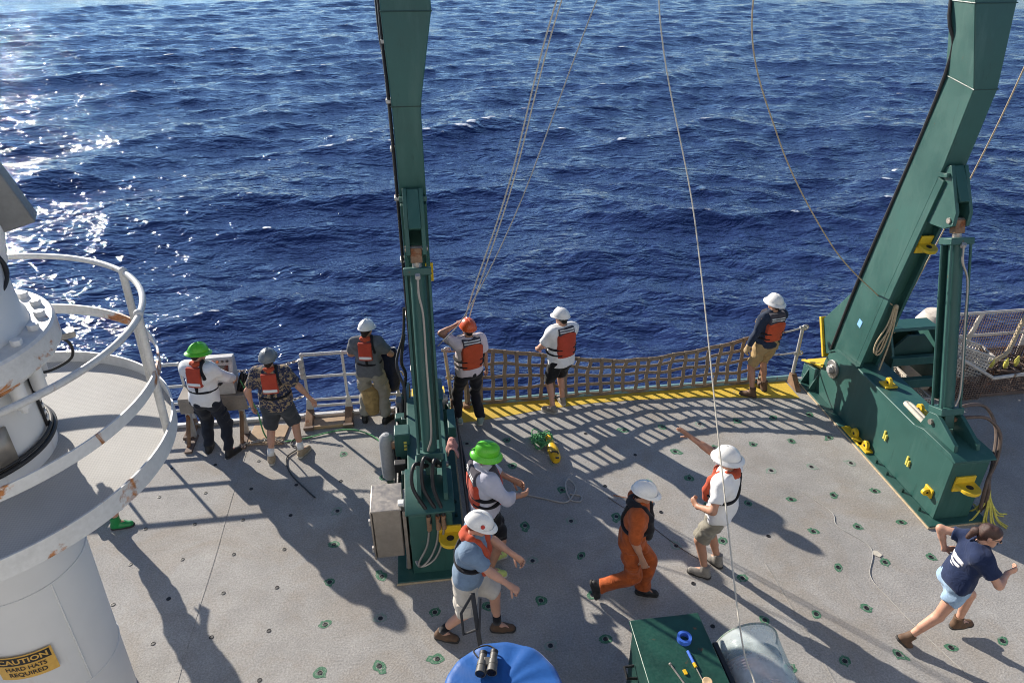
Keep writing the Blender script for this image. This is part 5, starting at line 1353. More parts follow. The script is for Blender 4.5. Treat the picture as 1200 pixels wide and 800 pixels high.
class Field:
    def __init__(s, lo, hi, h):
        s.h = h; s.org = np.array(lo, float) - 2 * h
        s.n = np.ceil((np.array(hi, float) - s.org) / h).astype(int) + 3
        s.f = np.full(tuple(s.n), 0.5, np.float32)
    def sub(s, lo, hi):
        a = np.clip(np.floor((np.array(lo) - s.org) / s.h).astype(int), 0, s.n - 1)
        b = np.clip(np.ceil((np.array(hi) - s.org) / s.h).astype(int) + 1, 1, s.n)
        sl = tuple(slice(x, y) for x, y in zip(a, b))
        ax = [(s.org[i] + np.arange(a[i], b[i]) * s.h).astype(np.float32) for i in range(3)]
        return sl, ax
    def add(s, a, b, ra, rb, k=0.03, flat=None, inf=0.0, cap=False, cap0=False):
        """round cone a-b; flat=(axis, factor) squeezes it along axis"""
        a, b = np.asarray(a, float), np.asarray(b, float); ra += inf; rb += inf
        R_ = max(ra, rb) + 0.07
        sl, ax = s.sub(np.minimum(a, b) - R_, np.maximum(a, b) + R_)
        x = ax[0][:, None, None] - a[0]; y_ = ax[1][None, :, None] - a[1]; z = ax[2][None, None, :] - a[2]
        d = b - a; L2 = max(d @ d, 1e-9)
        t = (x * d[0] + y_ * d[1] + z * d[2]) / L2
        tc = np.clip(t, 0, 1)
        rx, ry, rz = x - tc * d[0], y_ - tc * d[1], z - tc * d[2]
        q = rx * rx + ry * ry + rz * rz
        if flat is not None:
            fa, ff = flat; fa = np.asarray(fa, float)
            w = rx * fa[0] + ry * fa[1] + rz * fa[2]
            q = q + (ff * ff - 1) * w * w
        dd = np.sqrt(q) - (ra + (rb - ra) * tc)
        L = math.sqrt(L2)
        if cap: dd = np.maximum(dd, (t - 1) * L)
        if cap0: dd = np.maximum(dd, -t * L)
        o = s.f[sl]
        if k > 0:
            hh = np.maximum(k - np.abs(o - dd), 0) / k
            s.f[sl] = np.minimum(o, dd) - hh * hh * k * 0.25
        else:
            s.f[sl] = np.minimum(o, dd)
    def grid(s):
        sl, ax = s.sub(s.org, s.org + s.n * s.h)
        return ax[0][:, None, None], ax[1][None, :, None], ax[2][None, None, :]
    def wrinkle(s, amp, seed, kz=1.0, freq=26):
        q = np.random.default_rng(seed); x, y_, z = s.grid(); w = 0
        for i in range(5):
            d = q.normal(size=3); d /= np.linalg.norm(d); d[2] *= kz
            fr = freq * q.uniform(0.6, 1.9)
            w = w + np.sin(fr * (d[0] * x + d[1] * y_ + d[2] * z) + 1.6 * np.sin(11 * (d[1] * x - d[0] * y_) + 9 * d[0] * z + i) + q.uniform(0, 6.28)) * (26 / fr) ** 0.5
        s.f += (amp * 0.5 * w).astype(np.float32)
    def mesh(s):
        return surface_nets(s.f, s.org, s.h)

def rotm(ax, deg):
    return np.array(Matrix.Rotation(R(deg), 3, ax))
def unit(v): return np.asarray(v, float) / np.linalg.norm(v)
def ik(a, t, l1, l2, hint):
    a, t = np.asarray(a, float), np.asarray(t, float); d = t - a; L = np.linalg.norm(d); u = d / L
    L = min(L, (l1 + l2) * 0.998); t = a + u * L
    x = (l1 * l1 - l2 * l2 + L * L) / (2 * L); h = math.sqrt(max(l1 * l1 - x * x, 0))
    w = np.asarray(hint, float); w = w - u * (w @ u); w = unit(w)
    return a + u * x + w * h, t

VEST_CACHE = {}
def torso_field(h=0.011, inf=0.0, belly=0.0, fem=False, lo=(-0.32, -0.26, 0.80), hi=(0.32, 0.30, 1.62)):
    F = Field(lo, hi, h); torso_prims(F, lambda p: np.asarray(p, float), np.eye(3), inf, belly, fem)
    return F
def torso_prims(F, T, m, inf, belly, fem, k=0.05):
    fy = m @ V(0, 1, 0)
    w = 0.93 if fem else 1.0
    F.add(T((-0.045 * w, 0, 0.94)), T((0.045 * w, 0, 0.94)), 0.125 * w + (0.012 if fem else 0), 0.125 * w + (0.012 if fem else 0), k, (fy, 1.18), inf)
    F.add(T((-0.05 * w, 0.005, 1.06)), T((0.05 * w, 0.005, 1.06)), 0.098 * w + belly * 0.5, 0.098 * w + belly * 0.5, k, (fy, 1.1), inf)
    F.add(T((0, 0.005, 1.00)), T((0, 0.01, 1.25)), 0.120 + belly, 0.125 + belly * 0.4, k, (fy, 1.12), inf)
    F.add(T((-0.065 * w, 0.0, 1.25)), T((0.065 * w, 0.0, 1.25)), 0.112, 0.112, k, (fy, 1.05), inf)
    F.add(T((-0.075 * w, -0.01, 1.36)), T((0.075 * w, -0.01, 1.36)), 0.098, 0.098, k, (fy, 1.12), inf)
    F.add(T((-0.15 * w, -0.01, 1.405)), T((0.15 * w, -0.01, 1.405)), 0.062, 0.062, k, None, inf)
    F.add(T((0, -0.01, 1.44)), T((-0.15 * w, -0.012, 1.415)), 0.055, 0.052, k, None, inf)
    F.add(T((0, -0.01, 1.44)), T((0.15 * w, -0.012, 1.415)), 0.055, 0.052, k, None, inf)
    if belly:
        F.add(T((0, 0.05, 1.03)), T((0, 0.06, 1.12)), 0.09 + belly, 0.09 + belly, k, None, inf)
    if fem:
        for sx in (-1, 1): F.add(T((0.07 * sx, 0.07, 1.27)), T((0.07 * sx, 0.08, 1.26)), 0.052, 0.05, k, None, inf)

def vest_parts(kind, belly):
    """list of (part name, material, verts, faces) in the torso frame"""
    key = (kind, round(belly, 3))
    if key in VEST_CACHE: return VEST_CACHE[key]
    out = []
    F = torso_field(0.011, 0.020, belly); x, y_, z = F.grid(); base = F.f.copy()
    arm = np.minimum(np.sqrt((np.abs(x) - 0.235) ** 2 + (y_ + 0.01) ** 2 * 0.9 + (np.clip(z, 1.20, 1.42) - z) ** 2) - 0.075, 1)
    def cut(thick, *regs):
        g = base - thick
        for r_ in regs: g = np.maximum(g, r_)
        g = np.maximum(g, base * 0 - (base + 0.012)) if False else g
        return g.astype(np.float32)
    def emit(nm, mat, g):
        P, Q = surface_nets(np.ascontiguousarray(np.broadcast_to(g, tuple(F.n))), F.org, F.h)
        if len(P): out.append((nm, mat, P, Q))
    def rng_(v, a, b): return np.maximum(a - v, v - b)
    back = y_ + 0.0
    if kind == 'panel':
        emit('vest_panel', 'v_red', cut(0.050, rng_(x, -0.100, 0.100), rng_(z, 1.20, 1.475), back))
        emit('reflective_strip', 'v_reflect', cut(0.056, rng_(x, -0.092, 0.092), rng_(z, 1.222, 1.272), back))
        emit('strap', 'v_black', cut(0.037, rng_(z - 0.06 * np.abs(x), 1.085, 1.115)))
        emit('strap', 'v_black', cut(0.037, rng_(x, -0.018, 0.018), rng_(z, 1.09, 1.2), back))
        emit('strap', 'v_black', cut(0.037, rng_(x - 0.11 - 0.2 * (1.44 - z), -0.016, 0.016), rng_(z, 1.30, 1.56), back))
        coll = [(0.085, 0.16, 1.17), (0.105, 0.14, 1.30), (0.10, 0.075, 1.42), (0.085, 0.0, 1.478), (0.05, -0.055, 1.495), (0, -0.075, 1.492)]
        rads = [0.042, 0.044, 0.040, 0.036, 0.036, 0.038]
    elif kind in ('collar', 'black_collar'):
        coll = [(0.085, 0.155, 1.10), (0.105, 0.150, 1.22), (0.110, 0.115, 1.36), (0.105, 0.04, 1.462), (0.09, -0.03, 1.488), (0.05, -0.085, 1.475), (0, -0.10, 1.465)]
        rads = [0.046, 0.052, 0.052, 0.046, 0.043, 0.043, 0.046]
        emit('strap', 'v_black', cut(0.037, rng_(z - 0.03 * np.abs(x), 1.155, 1.190)))
        emit('strap', 'v_black', cut(0.037, rng_(x - 0.25 * (z - 1.2), -0.020, 0.020), rng_(z, 1.16, 1.46), back))
    else:
        cut_c = np.maximum(rng_(x, -0.035, 0.035), -y_)            # open front
        hole = np.maximum(np.abs(x) * 0 + 0.07 - np.sqrt(x ** 2 + (y_ - 0.02) ** 2), -1)
        hi_ = kind.endswith('+'); kind = kind.rstrip('+'); zt = 1.415 if hi_ else 1.345
        emit('vest_panel', kind, cut(0.048, rng_(z, 1.04, zt + 0.05 * np.sqrt(np.maximum(0, 1 - (x / 0.15) ** 2)) - 0.03), -arm, -cut_c, rng_(x, -0.155, 0.155)))
        emit('vest_yoke', 'v_grey', cut(0.040, rng_(z, zt - 0.04, 1.50), -arm, -cut_c, hole, rng_(x, -0.135, 0.135)))
        for sx in (0, 1):
            emit('reflective_strip', 'v_reflect', cut(0.045, rng_(z + 0.05 * x, (1.44 if hi_ else 1.385) + 0.032 * sx, (1.458 if hi_ else 1.403) + 0.032 * sx), rng_(x, -0.125, 0.125), y_ + 0.03))
        for zz in (1.08, 1.17):
            emit('strap', 'v_black', cut(0.055, rng_(z, zz - 0.013, zz + 0.013), rng_(np.abs(x), 0.09, 0.30)))
        coll = None
    if coll:
        C = Field((-0.22, -0.2, 1.0), (0.22, 0.26, 1.6), 0.011)
        for a, b, r0, r1 in zip(coll[:-1], coll[1:], rads[:-1], rads[1:]):
            for sx in (-1, 1):
                C.add((a[0] * sx, a[1], a[2]), (b[0] * sx, b[1], b[2]), r0, r1, 0.02)
        C.wrinkle(0.004, 5)
        P, Q = C.mesh()
        mat = {'panel': 'v_collar', 'collar': 'v_collar', 'black_collar': 'v_black'}[kind]
        out.append(('vest_collar', mat, P, Q))
    VEST_CACHE[key] = out
    return out

def helmet(kind):
    """verts, faces in the head frame (origin between the ears, z up, +y face)"""
    o = MB()
    rx, ry, rz = (0.112, 0.138, 0.124) if kind != 'bucket' else (0.104, 0.126, 0.118)
    n, L = 36, 12
    for i in range(L + 1):
        t = i / L
        for k in range(n):
            a = 2 * math.pi * k / n
            r_ = math.sin(math.pi / 2 * min(1, t * 1.0)) if kind != 'bucket' else min(1, 0.12 + 0.95 * math.sin(math.pi / 2 * t) ** 0.9)
            zz = rz * math.cos(math.pi / 2 * t) if kind != 'bucket' else rz * (1.0 - 0.93 * t ** 2.2)
            if i == 0: r_ = 0.02
            rd = 1 + 0.0
            ridge = 0.010 * math.exp(-(math.sin(a - math.pi / 2 if True else a) * 0 + math.cos(a)) ** 2 / 0.02) * (1 - t) * (t > 0.02)
            o.v.append((rx * r_ * math.cos(a), ry * r_ * math.sin(a), 0.035 + zz + ridge * 1.4))
    rows = L + 1
    # brim
    full = kind in ('full', 'bucket')
    for out_, dz in ((1.06, 0.000), (1.20, -0.010), (1.30, -0.018), (1.30, -0.024), (1.05, -0.012)):
        for k in range(n):
            a = 2 * math.pi * k / n
            fr = max(0, math.sin(a))
            if full: w = (out_ - 1) * (1.1 if kind == 'full' else 1.25)
            else: w = (out_ - 1) * (0.22 + 1.05 * fr ** 2.5)
            bk = 0
            o.v.append((rx * (1 + w) * math.cos(a), ry * (1 + w * 0.95) * math.sin(a), 0.035 + (0.008 if kind != 'bucket' else 0.008) + dz * ((1.5 if kind == 'full' else 2.2) if full else 0.6 + fr) + bk))
        rows += 1
    for i in range(rows - 1):
        o.f += [(i * n + k, (i + 1) * n + k, (i + 1) * n + (k + 1) % n, i * n + (k + 1) % n) for k in range(n)]
    o.f.append(tuple(range(n)))
    return np.array(o.v), o.f

def shoe_mesh(kind):
    """in the foot frame: origin under the ankle at ground level, toe to +y"""
    key = ('shoe', kind)
    if key in VEST_CACHE: return VEST_CACHE[key]
    F = Field((-0.09, -0.13, -0.02), (0.09, 0.24, 0.34), 0.008)
    fx = V(0, 0, 1)
    F.add((0, -0.045, 0.045), (0, 0.05, 0.048), 0.043, 0.047, 0.02)
    F.add((0.004, 0.05, 0.044), (0.008, 0.135, 0.036), 0.050, 0.043, 0.03, (fx, 1.15))
    F.add((0, -0.02, 0.06), (0, -0.012, 0.11), 0.046, 0.042, 0.03)
    if kind == 'boot': F.add((0, -0.012, 0.10), (0, -0.012, 0.175), 0.048, 0.052, 0.03, cap=True)
    if kind == 'tall': F.add((0, -0.012, 0.10), (0, -0.012, 0.19), 0.052, 0.058, 0.03, cap=True)
    x, y_, z = F.grid(); F.f = np.maximum(F.f, (0.022 - z)).astype(np.float32)
    up_ = F.mesh()
    S = Field((-0.09, -0.13, -0.02), (0.09, 0.24, 0.06), 0.008)
    S.add((0, -0.05, 0.02), (0.0, 0.04, 0.02), 0.045, 0.048, 0.01); S.add((0.004, 0.04, 0.02), (0.009, 0.14, 0.02), 0.050, 0.048, 0.01)
    x, y_, z = S.grid(); S.f = np.maximum(np.maximum(S.f, -z + 0.002), z - 0.030).astype(np.float32)
    VEST_CACHE[key] = (up_, S.mesh())
    return VEST_CACHE[key]

def hand_mesh(wrist, d, palm, side_, curl, grip=0.0, s=1.0):
    """fingers as tubes; d = pointing direction, palm = palm normal, side_ = +1 for a right hand"""
    d = unit(d); palm = np.asarray(palm, float); palm = unit(palm - d * (palm @ d)); w = np.cross(palm, d) * side_
    # w points to the thumb side
    o = MB(); base = np.asarray(wrist) + d * 0.095 * s
    for k, (off, ln) in enumerate(((0.030, 0.078), (0.010, 0.086), (-0.010, 0.080), (-0.029, 0.064))):
        p = base + w * off * s - palm * 0.0; dirv = unit(d + w * off * 3.0)
        pts = [p - d * 0.025 * s, p]; ang = 0
        for sg, fr in ((0.46, 1.0), (0.31, 1.1), (0.23, 0.8)):
            ang += R(curl * fr)
            p = p + (dirv * math.cos(ang) + palm * math.sin(ang)) * ln * sg * s; pts.append(p)
        o.tube(pts, [0.0105 * s, 0.0102 * s, 0.0095 * s, 0.0088 * s, 0.0072 * s], 7)
    p = np.asarray(wrist) + d * 0.03 * s + w * 0.026 * s; td = unit(d * 0.75 + w * 0.75 + palm * (0.3 + 0.4 * grip)); pts = [p]
    for ln in (0.036, 0.030, 0.024):
        p = p + td * ln * s; pts.append(p); td = unit(td + d * 0.25 + palm * (0.15 + 0.3 * grip) - w * 0.35 * grip)
    o.tube(pts, [0.0135 * s, 0.0125 * s, 0.011 * s, 0.0085 * s], 7)
    return o

def make_person(label, pos, az, sp):
    s = sp.get('scale', 1.0); seed = sp.get('seed', 1); fem = sp.get('fem', False); belly = sp.get('belly', 0.0)
    root = thing('person', (pos[0], pos[1], sp.get('z0', 0.0)), label, 'person', 'people working on the aft deck')
    root.rotation_euler = (0, 0, R(-az)); root.scale = (s, s, s)
    ORIG[root.name] = V(0, 0, 0)                                   # parts are built in the local frame
    pel = V(*sp.get('pelvis', (0, 0, 0.93)))
    TM = rotm('Z', -sp.get('twist', 0)) @ rotm('X', -sp.get('lean', 0)) @ rotm('Y', sp.get('roll', 0))
    T = lambda p: pel + TM @ (np.asarray(p, float) - V(0, 0, 0.93))
    PMm = rotm('Z', -sp.get('ptwist', 0))
    hipL, hipR = pel + PMm @ V(-0.095, 0, -0.03), pel + PMm @ V(0.095, 0, -0.03)
    # feet: (x, y, z_of_sole, yaw, pitch)
    feet = {}
    legs = {}
    for sd_, hip, key in ((-1, hipL, 'footL'), (1, hipR, 'footR')):
        fx, fy, fz, yaw, pit = sp.get(key, (0.12 * sd_, 0.0, 0.0, 10 * sd_, 0))
        fm_ = rotm('Z', -yaw) @ rotm('X', pit)
        ank = V(fx, fy, fz) + fm_ @ V(0, -0.012, 0.10)
        knee, ank2 = ik(hip, ank, 0.43, 0.415, sp.get('kneeL' if sd_ < 0 else 'kneeR', (0.1 * sd_, 1, 0)))
        legs[sd_] = (hip, knee, ank2); feet[sd_] = (fm_, ank2 - fm_ @ V(0, -0.012, 0.10))
    arms = {}
    for sd_, key in ((-1, 'handL'), (1, 'handR')):
        sh = T((0.178 * sd_ * (0.92 if fem else 1), -0.012, 1.405))
        tgt = sp.get(key, (0.27 * sd_, 0.04, 0.84))
        el, wr_ = ik(sh, V(*tgt), 0.285, 0.255, sp.get('elbowL' if sd_ < 0 else 'elbowR', (0.4 * sd_, -1, 0)))
        arms[sd_] = (sh, el, wr_)
    neck0, HM = T((0, -0.015, 1.44)), TM @ rotm('Z', -sp.get('hyaw', 0)) @ rotm('X', -sp.get('hpitch', 0)) @ rotm('Y', sp.get('hroll', 0))
    hc = neck0 + TM @ V(0, 0.0, 0.075) + HM @ V(0, 0.018, 0.105)      # centre of the head, between the ears
    H_ = lambda p: hc + HM @ np.asarray(p, float)
    allp = [p for t in list(legs.values()) + list(arms.values()) for p in t] + [hc, pel]
    lo = np.min(allp, 0) - 0.24; hi = np.max(allp, 0) + 0.24
    # ---- body
    F = Field(lo, hi, 0.0105)
    torso_prims(F, T, TM, 0, belly, fem)
    for sd_ in (-1, 1):
        hip, knee, ank = legs[sd_]
        F.add(hip, knee, 0.086 + (0.004 if fem else 0), 0.054, 0.04)
        F.add(knee, ank, 0.053, 0.036, 0.03)
        bkd = unit(np.cross(np.cross(ank - knee, hip - knee + V(0, 0.001, 0)), ank - knee)); cd = -bkd if np.linalg.norm(hip - knee) else bkd
        fwd_l = feet[sd_][0] @ V(0, 1, 0)
        F.add(knee + (ank - knee) * 0.15 - fwd_l * 0.012, knee + (ank - knee) * 0.5 - fwd_l * 0.014, 0.046, 0.040, 0.03)
        F.add(ank, feet[sd_][1] + feet[sd_][0] @ V(0.006, 0.12, 0.04), 0.036, 0.028, 0.02)
        sh, el, wr_ = arms[sd_]
        F.add(sh, el, 0.052, 0.040, 0.03); F.add(sh + V(0, 0, 0), sh + (el - sh) * 0.25, 0.058, 0.054, 0.03)
        F.add(el, wr_, 0.041, 0.027, 0.025); F.add(el + (wr_ - el) * 0.1, el + (wr_ - el) * 0.4, 0.042, 0.038, 0.02)
        hd = unit(sp.get('hdirL' if sd_ < 0 else 'hdirR', wr_ - el)); pn = np.array(sp.get('palmL' if sd_ < 0 else 'palmR', (-sd_, 0, 0)), float); pn = unit(pn - hd * (pn @ hd))
        F.add(wr_, wr_ + hd * 0.08, 0.034, 0.042, 0.02, (pn, 2.1))
    F.add(neck0, hc + HM @ V(0, -0.015, -0.05), 0.056, 0.052, 0.03)
    F.add(H_((0, -0.018, 0.035)), H_((0, 0.025, 0.035)), 0.080, 0.078, 0.02)
    F.add(H_((0, 0.02, 0.0)), H_((0, 0.045, -0.055)), 0.070, 0.046, 0.03)
    F.add(H_((0, 0.055, -0.085)), H_((0, 0.062, -0.088)), 0.032, 0.030, 0.02)
    F.add(H_((0, 0.098, 0.012)), H_((0, 0.114, -0.022)), 0.010, 0.016, 0.012)
    F.add(H_((-0.035, 0.088, 0.024)), H_((0.035, 0.088, 0.024)), 0.014, 0.014, 0.012)
    for sd_ in (-1, 1): F.add(H_((0.079 * sd_, -0.008, 0.018)), H_((0.080 * sd_, -0.004, -0.022)), 0.022, 0.015, 0.008, (HM @ V(1, 0, 0), 1.9))
    if fem: pass
    P, Q = F.mesh()
    hand_v, hand_f = [], []
    for sd_ in (-1, 1):
        sh, el, wr_ = arms[sd_]
        hd = unit(sp.get('hdirL' if sd_ < 0 else 'hdirR', wr_ - el)); pn = sp.get('palmL' if sd_ < 0 else 'palmR', (-sd_, 0, 0))
        hm = hand_mesh(wr_, hd, pn, sd_, sp.get('curlL' if sd_ < 0 else 'curlR', 22), sp.get('grip', 0.2))
        b = len(P) + len(hand_v); hand_v += hm.v; hand_f += [tuple(b + i for i in f) for f in hm.f]
    gloved = sp.get('glove')
    faces = [tuple(f) for f in Q.tolist()] + hand_f
    body = mkobj('body', np.concatenate([P, np.array(hand_v)]), faces, sp.get('skin', 'skin_fair'), root, smooth=180)
    def part(nm, mat, PQ, sm=180, lab=None):
        if len(PQ[0]) == 0: return None
        o = mkobj(nm, PQ[0], np.asarray(PQ[1]) if isinstance(PQ[1], np.ndarray) else PQ[1], mat, root, smooth=sm)
        if lab: o['label'] = lab
        return o
    # ---- shirt
    lng, loose = sp.get('sleeve', 0.55), sp.get('loose', 0.016)
    F = Field(T((0, 0, 1.2)) - 0.75, T((0, 0, 1.2)) + 0.75, 0.0125)
    torso_prims(F, T, TM, loose, belly, fem, 0.07)
    hem = sp.get('hem', 0.86)
    F.add(T((-0.06, 0.0, 1.06)), T((-0.055, 0.0, hem + 0.06)), 0.122, 0.128, 0.06, (TM @ V(0, 1, 0), 1.12), loose)
    F.add(T((0.06, 0.0, 1.06)), T((0.055, 0.0, hem + 0.06)), 0.122, 0.128, 0.06, (TM @ V(0, 1, 0), 1.12), loose)
    for sd_ in (-1, 1):
        sh, el, wr_ = arms[sd_]
        if lng <= 1:
            e = sh + (el - sh) * lng; F.add(sh - (el - sh) * 0.05, e, 0.064, 0.062 - 0.006 * lng, 0.04, None, loose, cap=True)
        else:
            F.add(sh, el, 0.064, 0.050, 0.04, None, loose); e = el + (wr_ - el) * (lng - 1); F.add(el, e, 0.050, 0.036, 0.03, None, loose * 0.8, cap=True)
    F.wrinkle(sp.get('wr', 0.009), seed, 0.9)
    x, y_, z = F.grid(); q = TM.T[2]
    up_t = (x - pel[0]) * TM[0, 2] + (y_ - pel[1]) * TM[1, 2] + (z - pel[2]) * TM[2, 2] + 0.93
    F.f = np.maximum(F.f, hem - up_t + 0.008 * np.sin(28 * x + seed)).astype(np.float32)
    nd = np.sqrt((x - neck0[0]) ** 2 + (y_ - neck0[1]) ** 2 + (z - neck0[2] - 0.055) ** 2)
    F.f = np.maximum(F.f, 0.062 - nd).astype(np.float32)
    part(sp.get('topname', 'shirt'), sp['top'], F.mesh())
    if sp.get('print'):
        la = (x - pel[0]) * TM[0, 0] + (y_ - pel[1]) * TM[1, 0] + (z - pel[2]) * TM[2, 0]; ba = (x - pel[0]) * TM[0, 1] + (y_ - pel[1]) * TM[1, 1] + (z - pel[2]) * TM[2, 1]
        for zz, hw, hh in ((1.245, 0.105, 0.028), (1.19, 0.09, 0.020), (1.15, 0.06, 0.010)):
            g = np.maximum(np.maximum(F.f - 0.004, np.abs(la) - hw), np.maximum(np.abs(up_t - zz) - hh, ba + 0.02)).astype(np.float32)
            part('shirt_print', 'c_offwhite', surface_nets(g, F.org, F.h))
    # ---- trousers or shorts
    F = Field(np.min([hipL, hipR] + [legs[k][i] for k in legs for i in (1, 2)], 0) - 0.22, np.max([hipL, hipR] + [legs[k][i] for k in legs for i in (1, 2)], 0) + 0.28, 0.0125)
    pm = PMm
    fy_ = PMm @ V(0, 1, 0)
    F.add(pel + pm @ V(-0.045, 0, 0.01), pel + pm @ V(0.045, 0, 0.01), 0.132, 0.132, 0.05, (fy_, 1.12), 0.006)
    F.add(pel + pm @ V(-0.045, 0, 0.01) , T((-0.045, 0, 1.02)), 0.128, 0.118, 0.05, (fy_, 1.12), 0.008)
    F.add(pel + pm @ V(0.045, 0, 0.01), T((0.045, 0, 1.02)), 0.128, 0.118, 0.05, (fy_, 1.12), 0.008)
    pl_ = sp.get('pant', 1.0)           # 0..1 thigh, 1..2 down the shin
    lo_ = sp.get('ploose', 0.016)
    for sd_ in (-1, 1):
        hip, knee, ank = legs[sd_]
        if pl_ <= 1:
            F.add(hip, hip + (knee - hip) * pl_, 0.092, 0.092 - 0.022 * pl_, 0.035, None, lo_, cap=True)
        else:
            F.add(hip, knee, 0.092, 0.066, 0.035, None, lo_); F.add(knee, knee + (ank - knee) * (pl_ - 1), 0.066, 0.056, 0.03, None, lo_, cap=True)
    F.wrinkle(sp.get('wr', 0.010), seed + 50, 1.4)
    x, y_, z = F.grid()
    up_t = (x - pel[0]) * TM[0, 2] + (y_ - pel[1]) * TM[1, 2] + (z - pel[2]) * TM[2, 2] + 0.93
    F.f = np.maximum(F.f, up_t - 1.04).astype(np.float32)
    part('shorts' if pl_ <= 1 else 'trousers', sp['bottom'], F.mesh())
    if sp.get('pocket'):                # cargo pockets, hem kept
        for sd_ in (-1, 1):
            hip, knee, ank = legs[sd_]; u = unit(knee - hip); sdv = PMm @ V(sd_, 0, 0); sdv = unit(sdv - u * (sdv @ u)); fv = np.cross(u, sdv)
            al = (x - hip[0]) * u[0] + (y_ - hip[1]) * u[1] + (z - hip[2]) * u[2]; la = (x - hip[0]) * sdv[0] + (y_ - hip[1]) * sdv[1] + (z - hip[2]) * sdv[2]; fo = (x - hip[0]) * fv[0] + (y_ - hip[1]) * fv[1] + (z - hip[2]) * fv[2]
            for thick, a0, a1, hw, nm in ((0.014, 0.20, 0.37, 0.075, 'pocket'), (0.019, 0.19, 0.235, 0.08, 'pocket_flap')):
                g = np.maximum(np.maximum(F.f - thick, np.maximum(a0 - al, al - a1)), np.maximum(0.03 - la, np.abs(fo) - hw)).astype(np.float32)
                part(nm, sp['bottom'], surface_nets(np.ascontiguousarray(np.broadcast_to(g, F.f.shape)), F.org, F.h))
    # ---- shoes, socks
    (uP, uF), (sP, sF) = shoe_mesh(sp.get('shoekind', 'shoe'))
    for sd_ in (-1, 1):
        fm_, fp = feet[sd_]
        mir = np.array([sd_, 1, 1]) if sd_ < 0 else np.ones(3)
        W = (uP * mir) @ fm_.T + fp; W2 = (sP * mir) @ fm_.T + fp
        o = part('shoe', sp.get('shoe', 'sh_grey'), (W, uF if sd_ > 0 else uF[:, ::-1]))
        mkobj('sole', W2, sF if sd_ > 0 else sF[:, ::-1], sp.get('sole', 'sole'), o, smooth=60)
        if sp.get('sock'):
            hip, knee, ank = legs[sd_]
            part('sock', sp['sock'], _cone(ank + unit(knee - ank) * 0.02, ank + unit(knee - ank) * 0.13, 0.046, 0.044))
    # ---- vest
    if sp.get('vest'):
        for nm, mat, P, Q in vest_parts(sp['vest'], belly):
            part(nm, mat, (np.array([T(p) for p in P]) if False else (P - V(0, 0, 0.93)) @ TM.T + pel, Q))
    # ---- head: hair, helmet, eyes
    hk = sp.get('hair', 'hair_dark')
    if hk:
        F = Field((-0.14, -0.15, -0.14), (0.14, 0.15, 0.16), 0.009)
        F.add((0, -0.022, 0.036), (0, 0.015, 0.045), 0.090, 0.086, 0.02)
        F.add((0, -0.045, 0.0), (0, -0.05, -0.045 - sp.get('hairlen', 0)), 0.062, 0.045, 0.03)
        F.wrinkle(0.004, seed, 0.4, 60)
        x, y_, z = F.grid()
        keep = np.maximum(y_ - 0.02 - 0.9 * (z - 0.0), -(z + 0.085 + sp.get('hairlen', 0)))
        F.f = np.maximum(F.f, keep).astype(np.float32)
        P, Q = F.mesh(); part('hair', hk, (P @ HM.T + hc, Q))
        if sp.get('tail'):
            F = Field((-0.12, -0.26, -0.22), (0.12, 0.0, 0.12), 0.009)
            F.add((0, -0.09, 0.01), (0, -0.125, -0.01), 0.030, 0.036, 0.02); F.add((0, -0.125, -0.01), (0.0, -0.145, -0.11), 0.040, 0.026, 0.02); F.wrinkle(0.006, 3, 0.4, 60)
            P, Q = F.mesh(); part('ponytail', hk, (P @ HM.T + hc, Q))
    eb = MB()
    for sd_ in (-1, 1):
        eb.ball(H_((0.031 * sd_, 0.091, 0.008)), 0.0085, 8)
        eb.strip([H_((0.016 * sd_, 0.103, 0.030)), H_((0.048 * sd_, 0.092, 0.030))], 0.007, 0.006, HM @ V(0, 0, 1))
    eb.strip([H_((-0.020, 0.094, -0.055)), H_((0, 0.099, -0.054)), H_((0.020, 0.094, -0.055))], 0.006, 0.008, HM @ V(0, 0, 1))
    part('eyes_and_brows', 'hair_dark', (np.array(eb.v), eb.f))
    if sp.get('beard'):
        F = Field((-0.1, -0.02, -0.16), (0.1, 0.14, 0.03), 0.009)
        F.add((0, 0.03, -0.05), (0, 0.055, -0.085), 0.066, 0.042, 0.02); x, y_, z = F.grid(); F.f = np.maximum(F.f, z + 0.03).astype(np.float32)
        P, Q = F.mesh(); part('beard', hk, (P @ HM.T + hc, Q))
    if sp.get('glasses'):
        g = MB()
        for sd_ in (-1, 1):
            g.ball(H_((0.033 * sd_, 0.099, 0.010)), 0.024, 10, (1, 0.45, 0.75), HM)
            g.tube([H_((0.055 * sd_, 0.094, 0.016)), H_((0.082 * sd_, 0.03, 0.018)), H_((0.082 * sd_, -0.02, 0.016))], 0.004, 5)
        g.tube([H_((-0.012, 0.105, 0.014)), H_((0.012, 0.105, 0.014))], 0.004, 5)
        part('sunglasses', 'glass_dark', (np.array(g.v), g.f), 60)
    if sp.get('helmet'):
        P, Fh = helmet(sp.get('hkind', 'cap'))
        tl_ = rotm('X', sp.get('htilt', 4))
        W = (P @ tl_.T) @ HM.T + hc
        ho = part('hard_hat', sp['helmet'], (W, Fh), 45)
        if sp.get('emblem'):
            e_ = MB()
            for (yy, xx) in ((1, 0),):
                c = V(0.104, 0.035, 0.085) if sp['emblem'] == 'R' else V(-0.104, 0.035, 0.085)
                nrm = unit(c * V(1, 0.7, 0.5)); e_.cyl((c - nrm * 0.01), (c + nrm * 0.003), 0.020, n=14)
            W = (np.array(e_.v) @ tl_.T) @ HM.T + hc
            mkobj('helmet_emblem', W, e_.f, 'emblem_red', ho)
        hb = MB().tube([hc + HM @ (tl_ @ V(0.100 * math.cos(q), 0.122 * math.sin(q), 0.020)) for q in np.linspace(R(195), R(345), 14)], 0.010, 6)
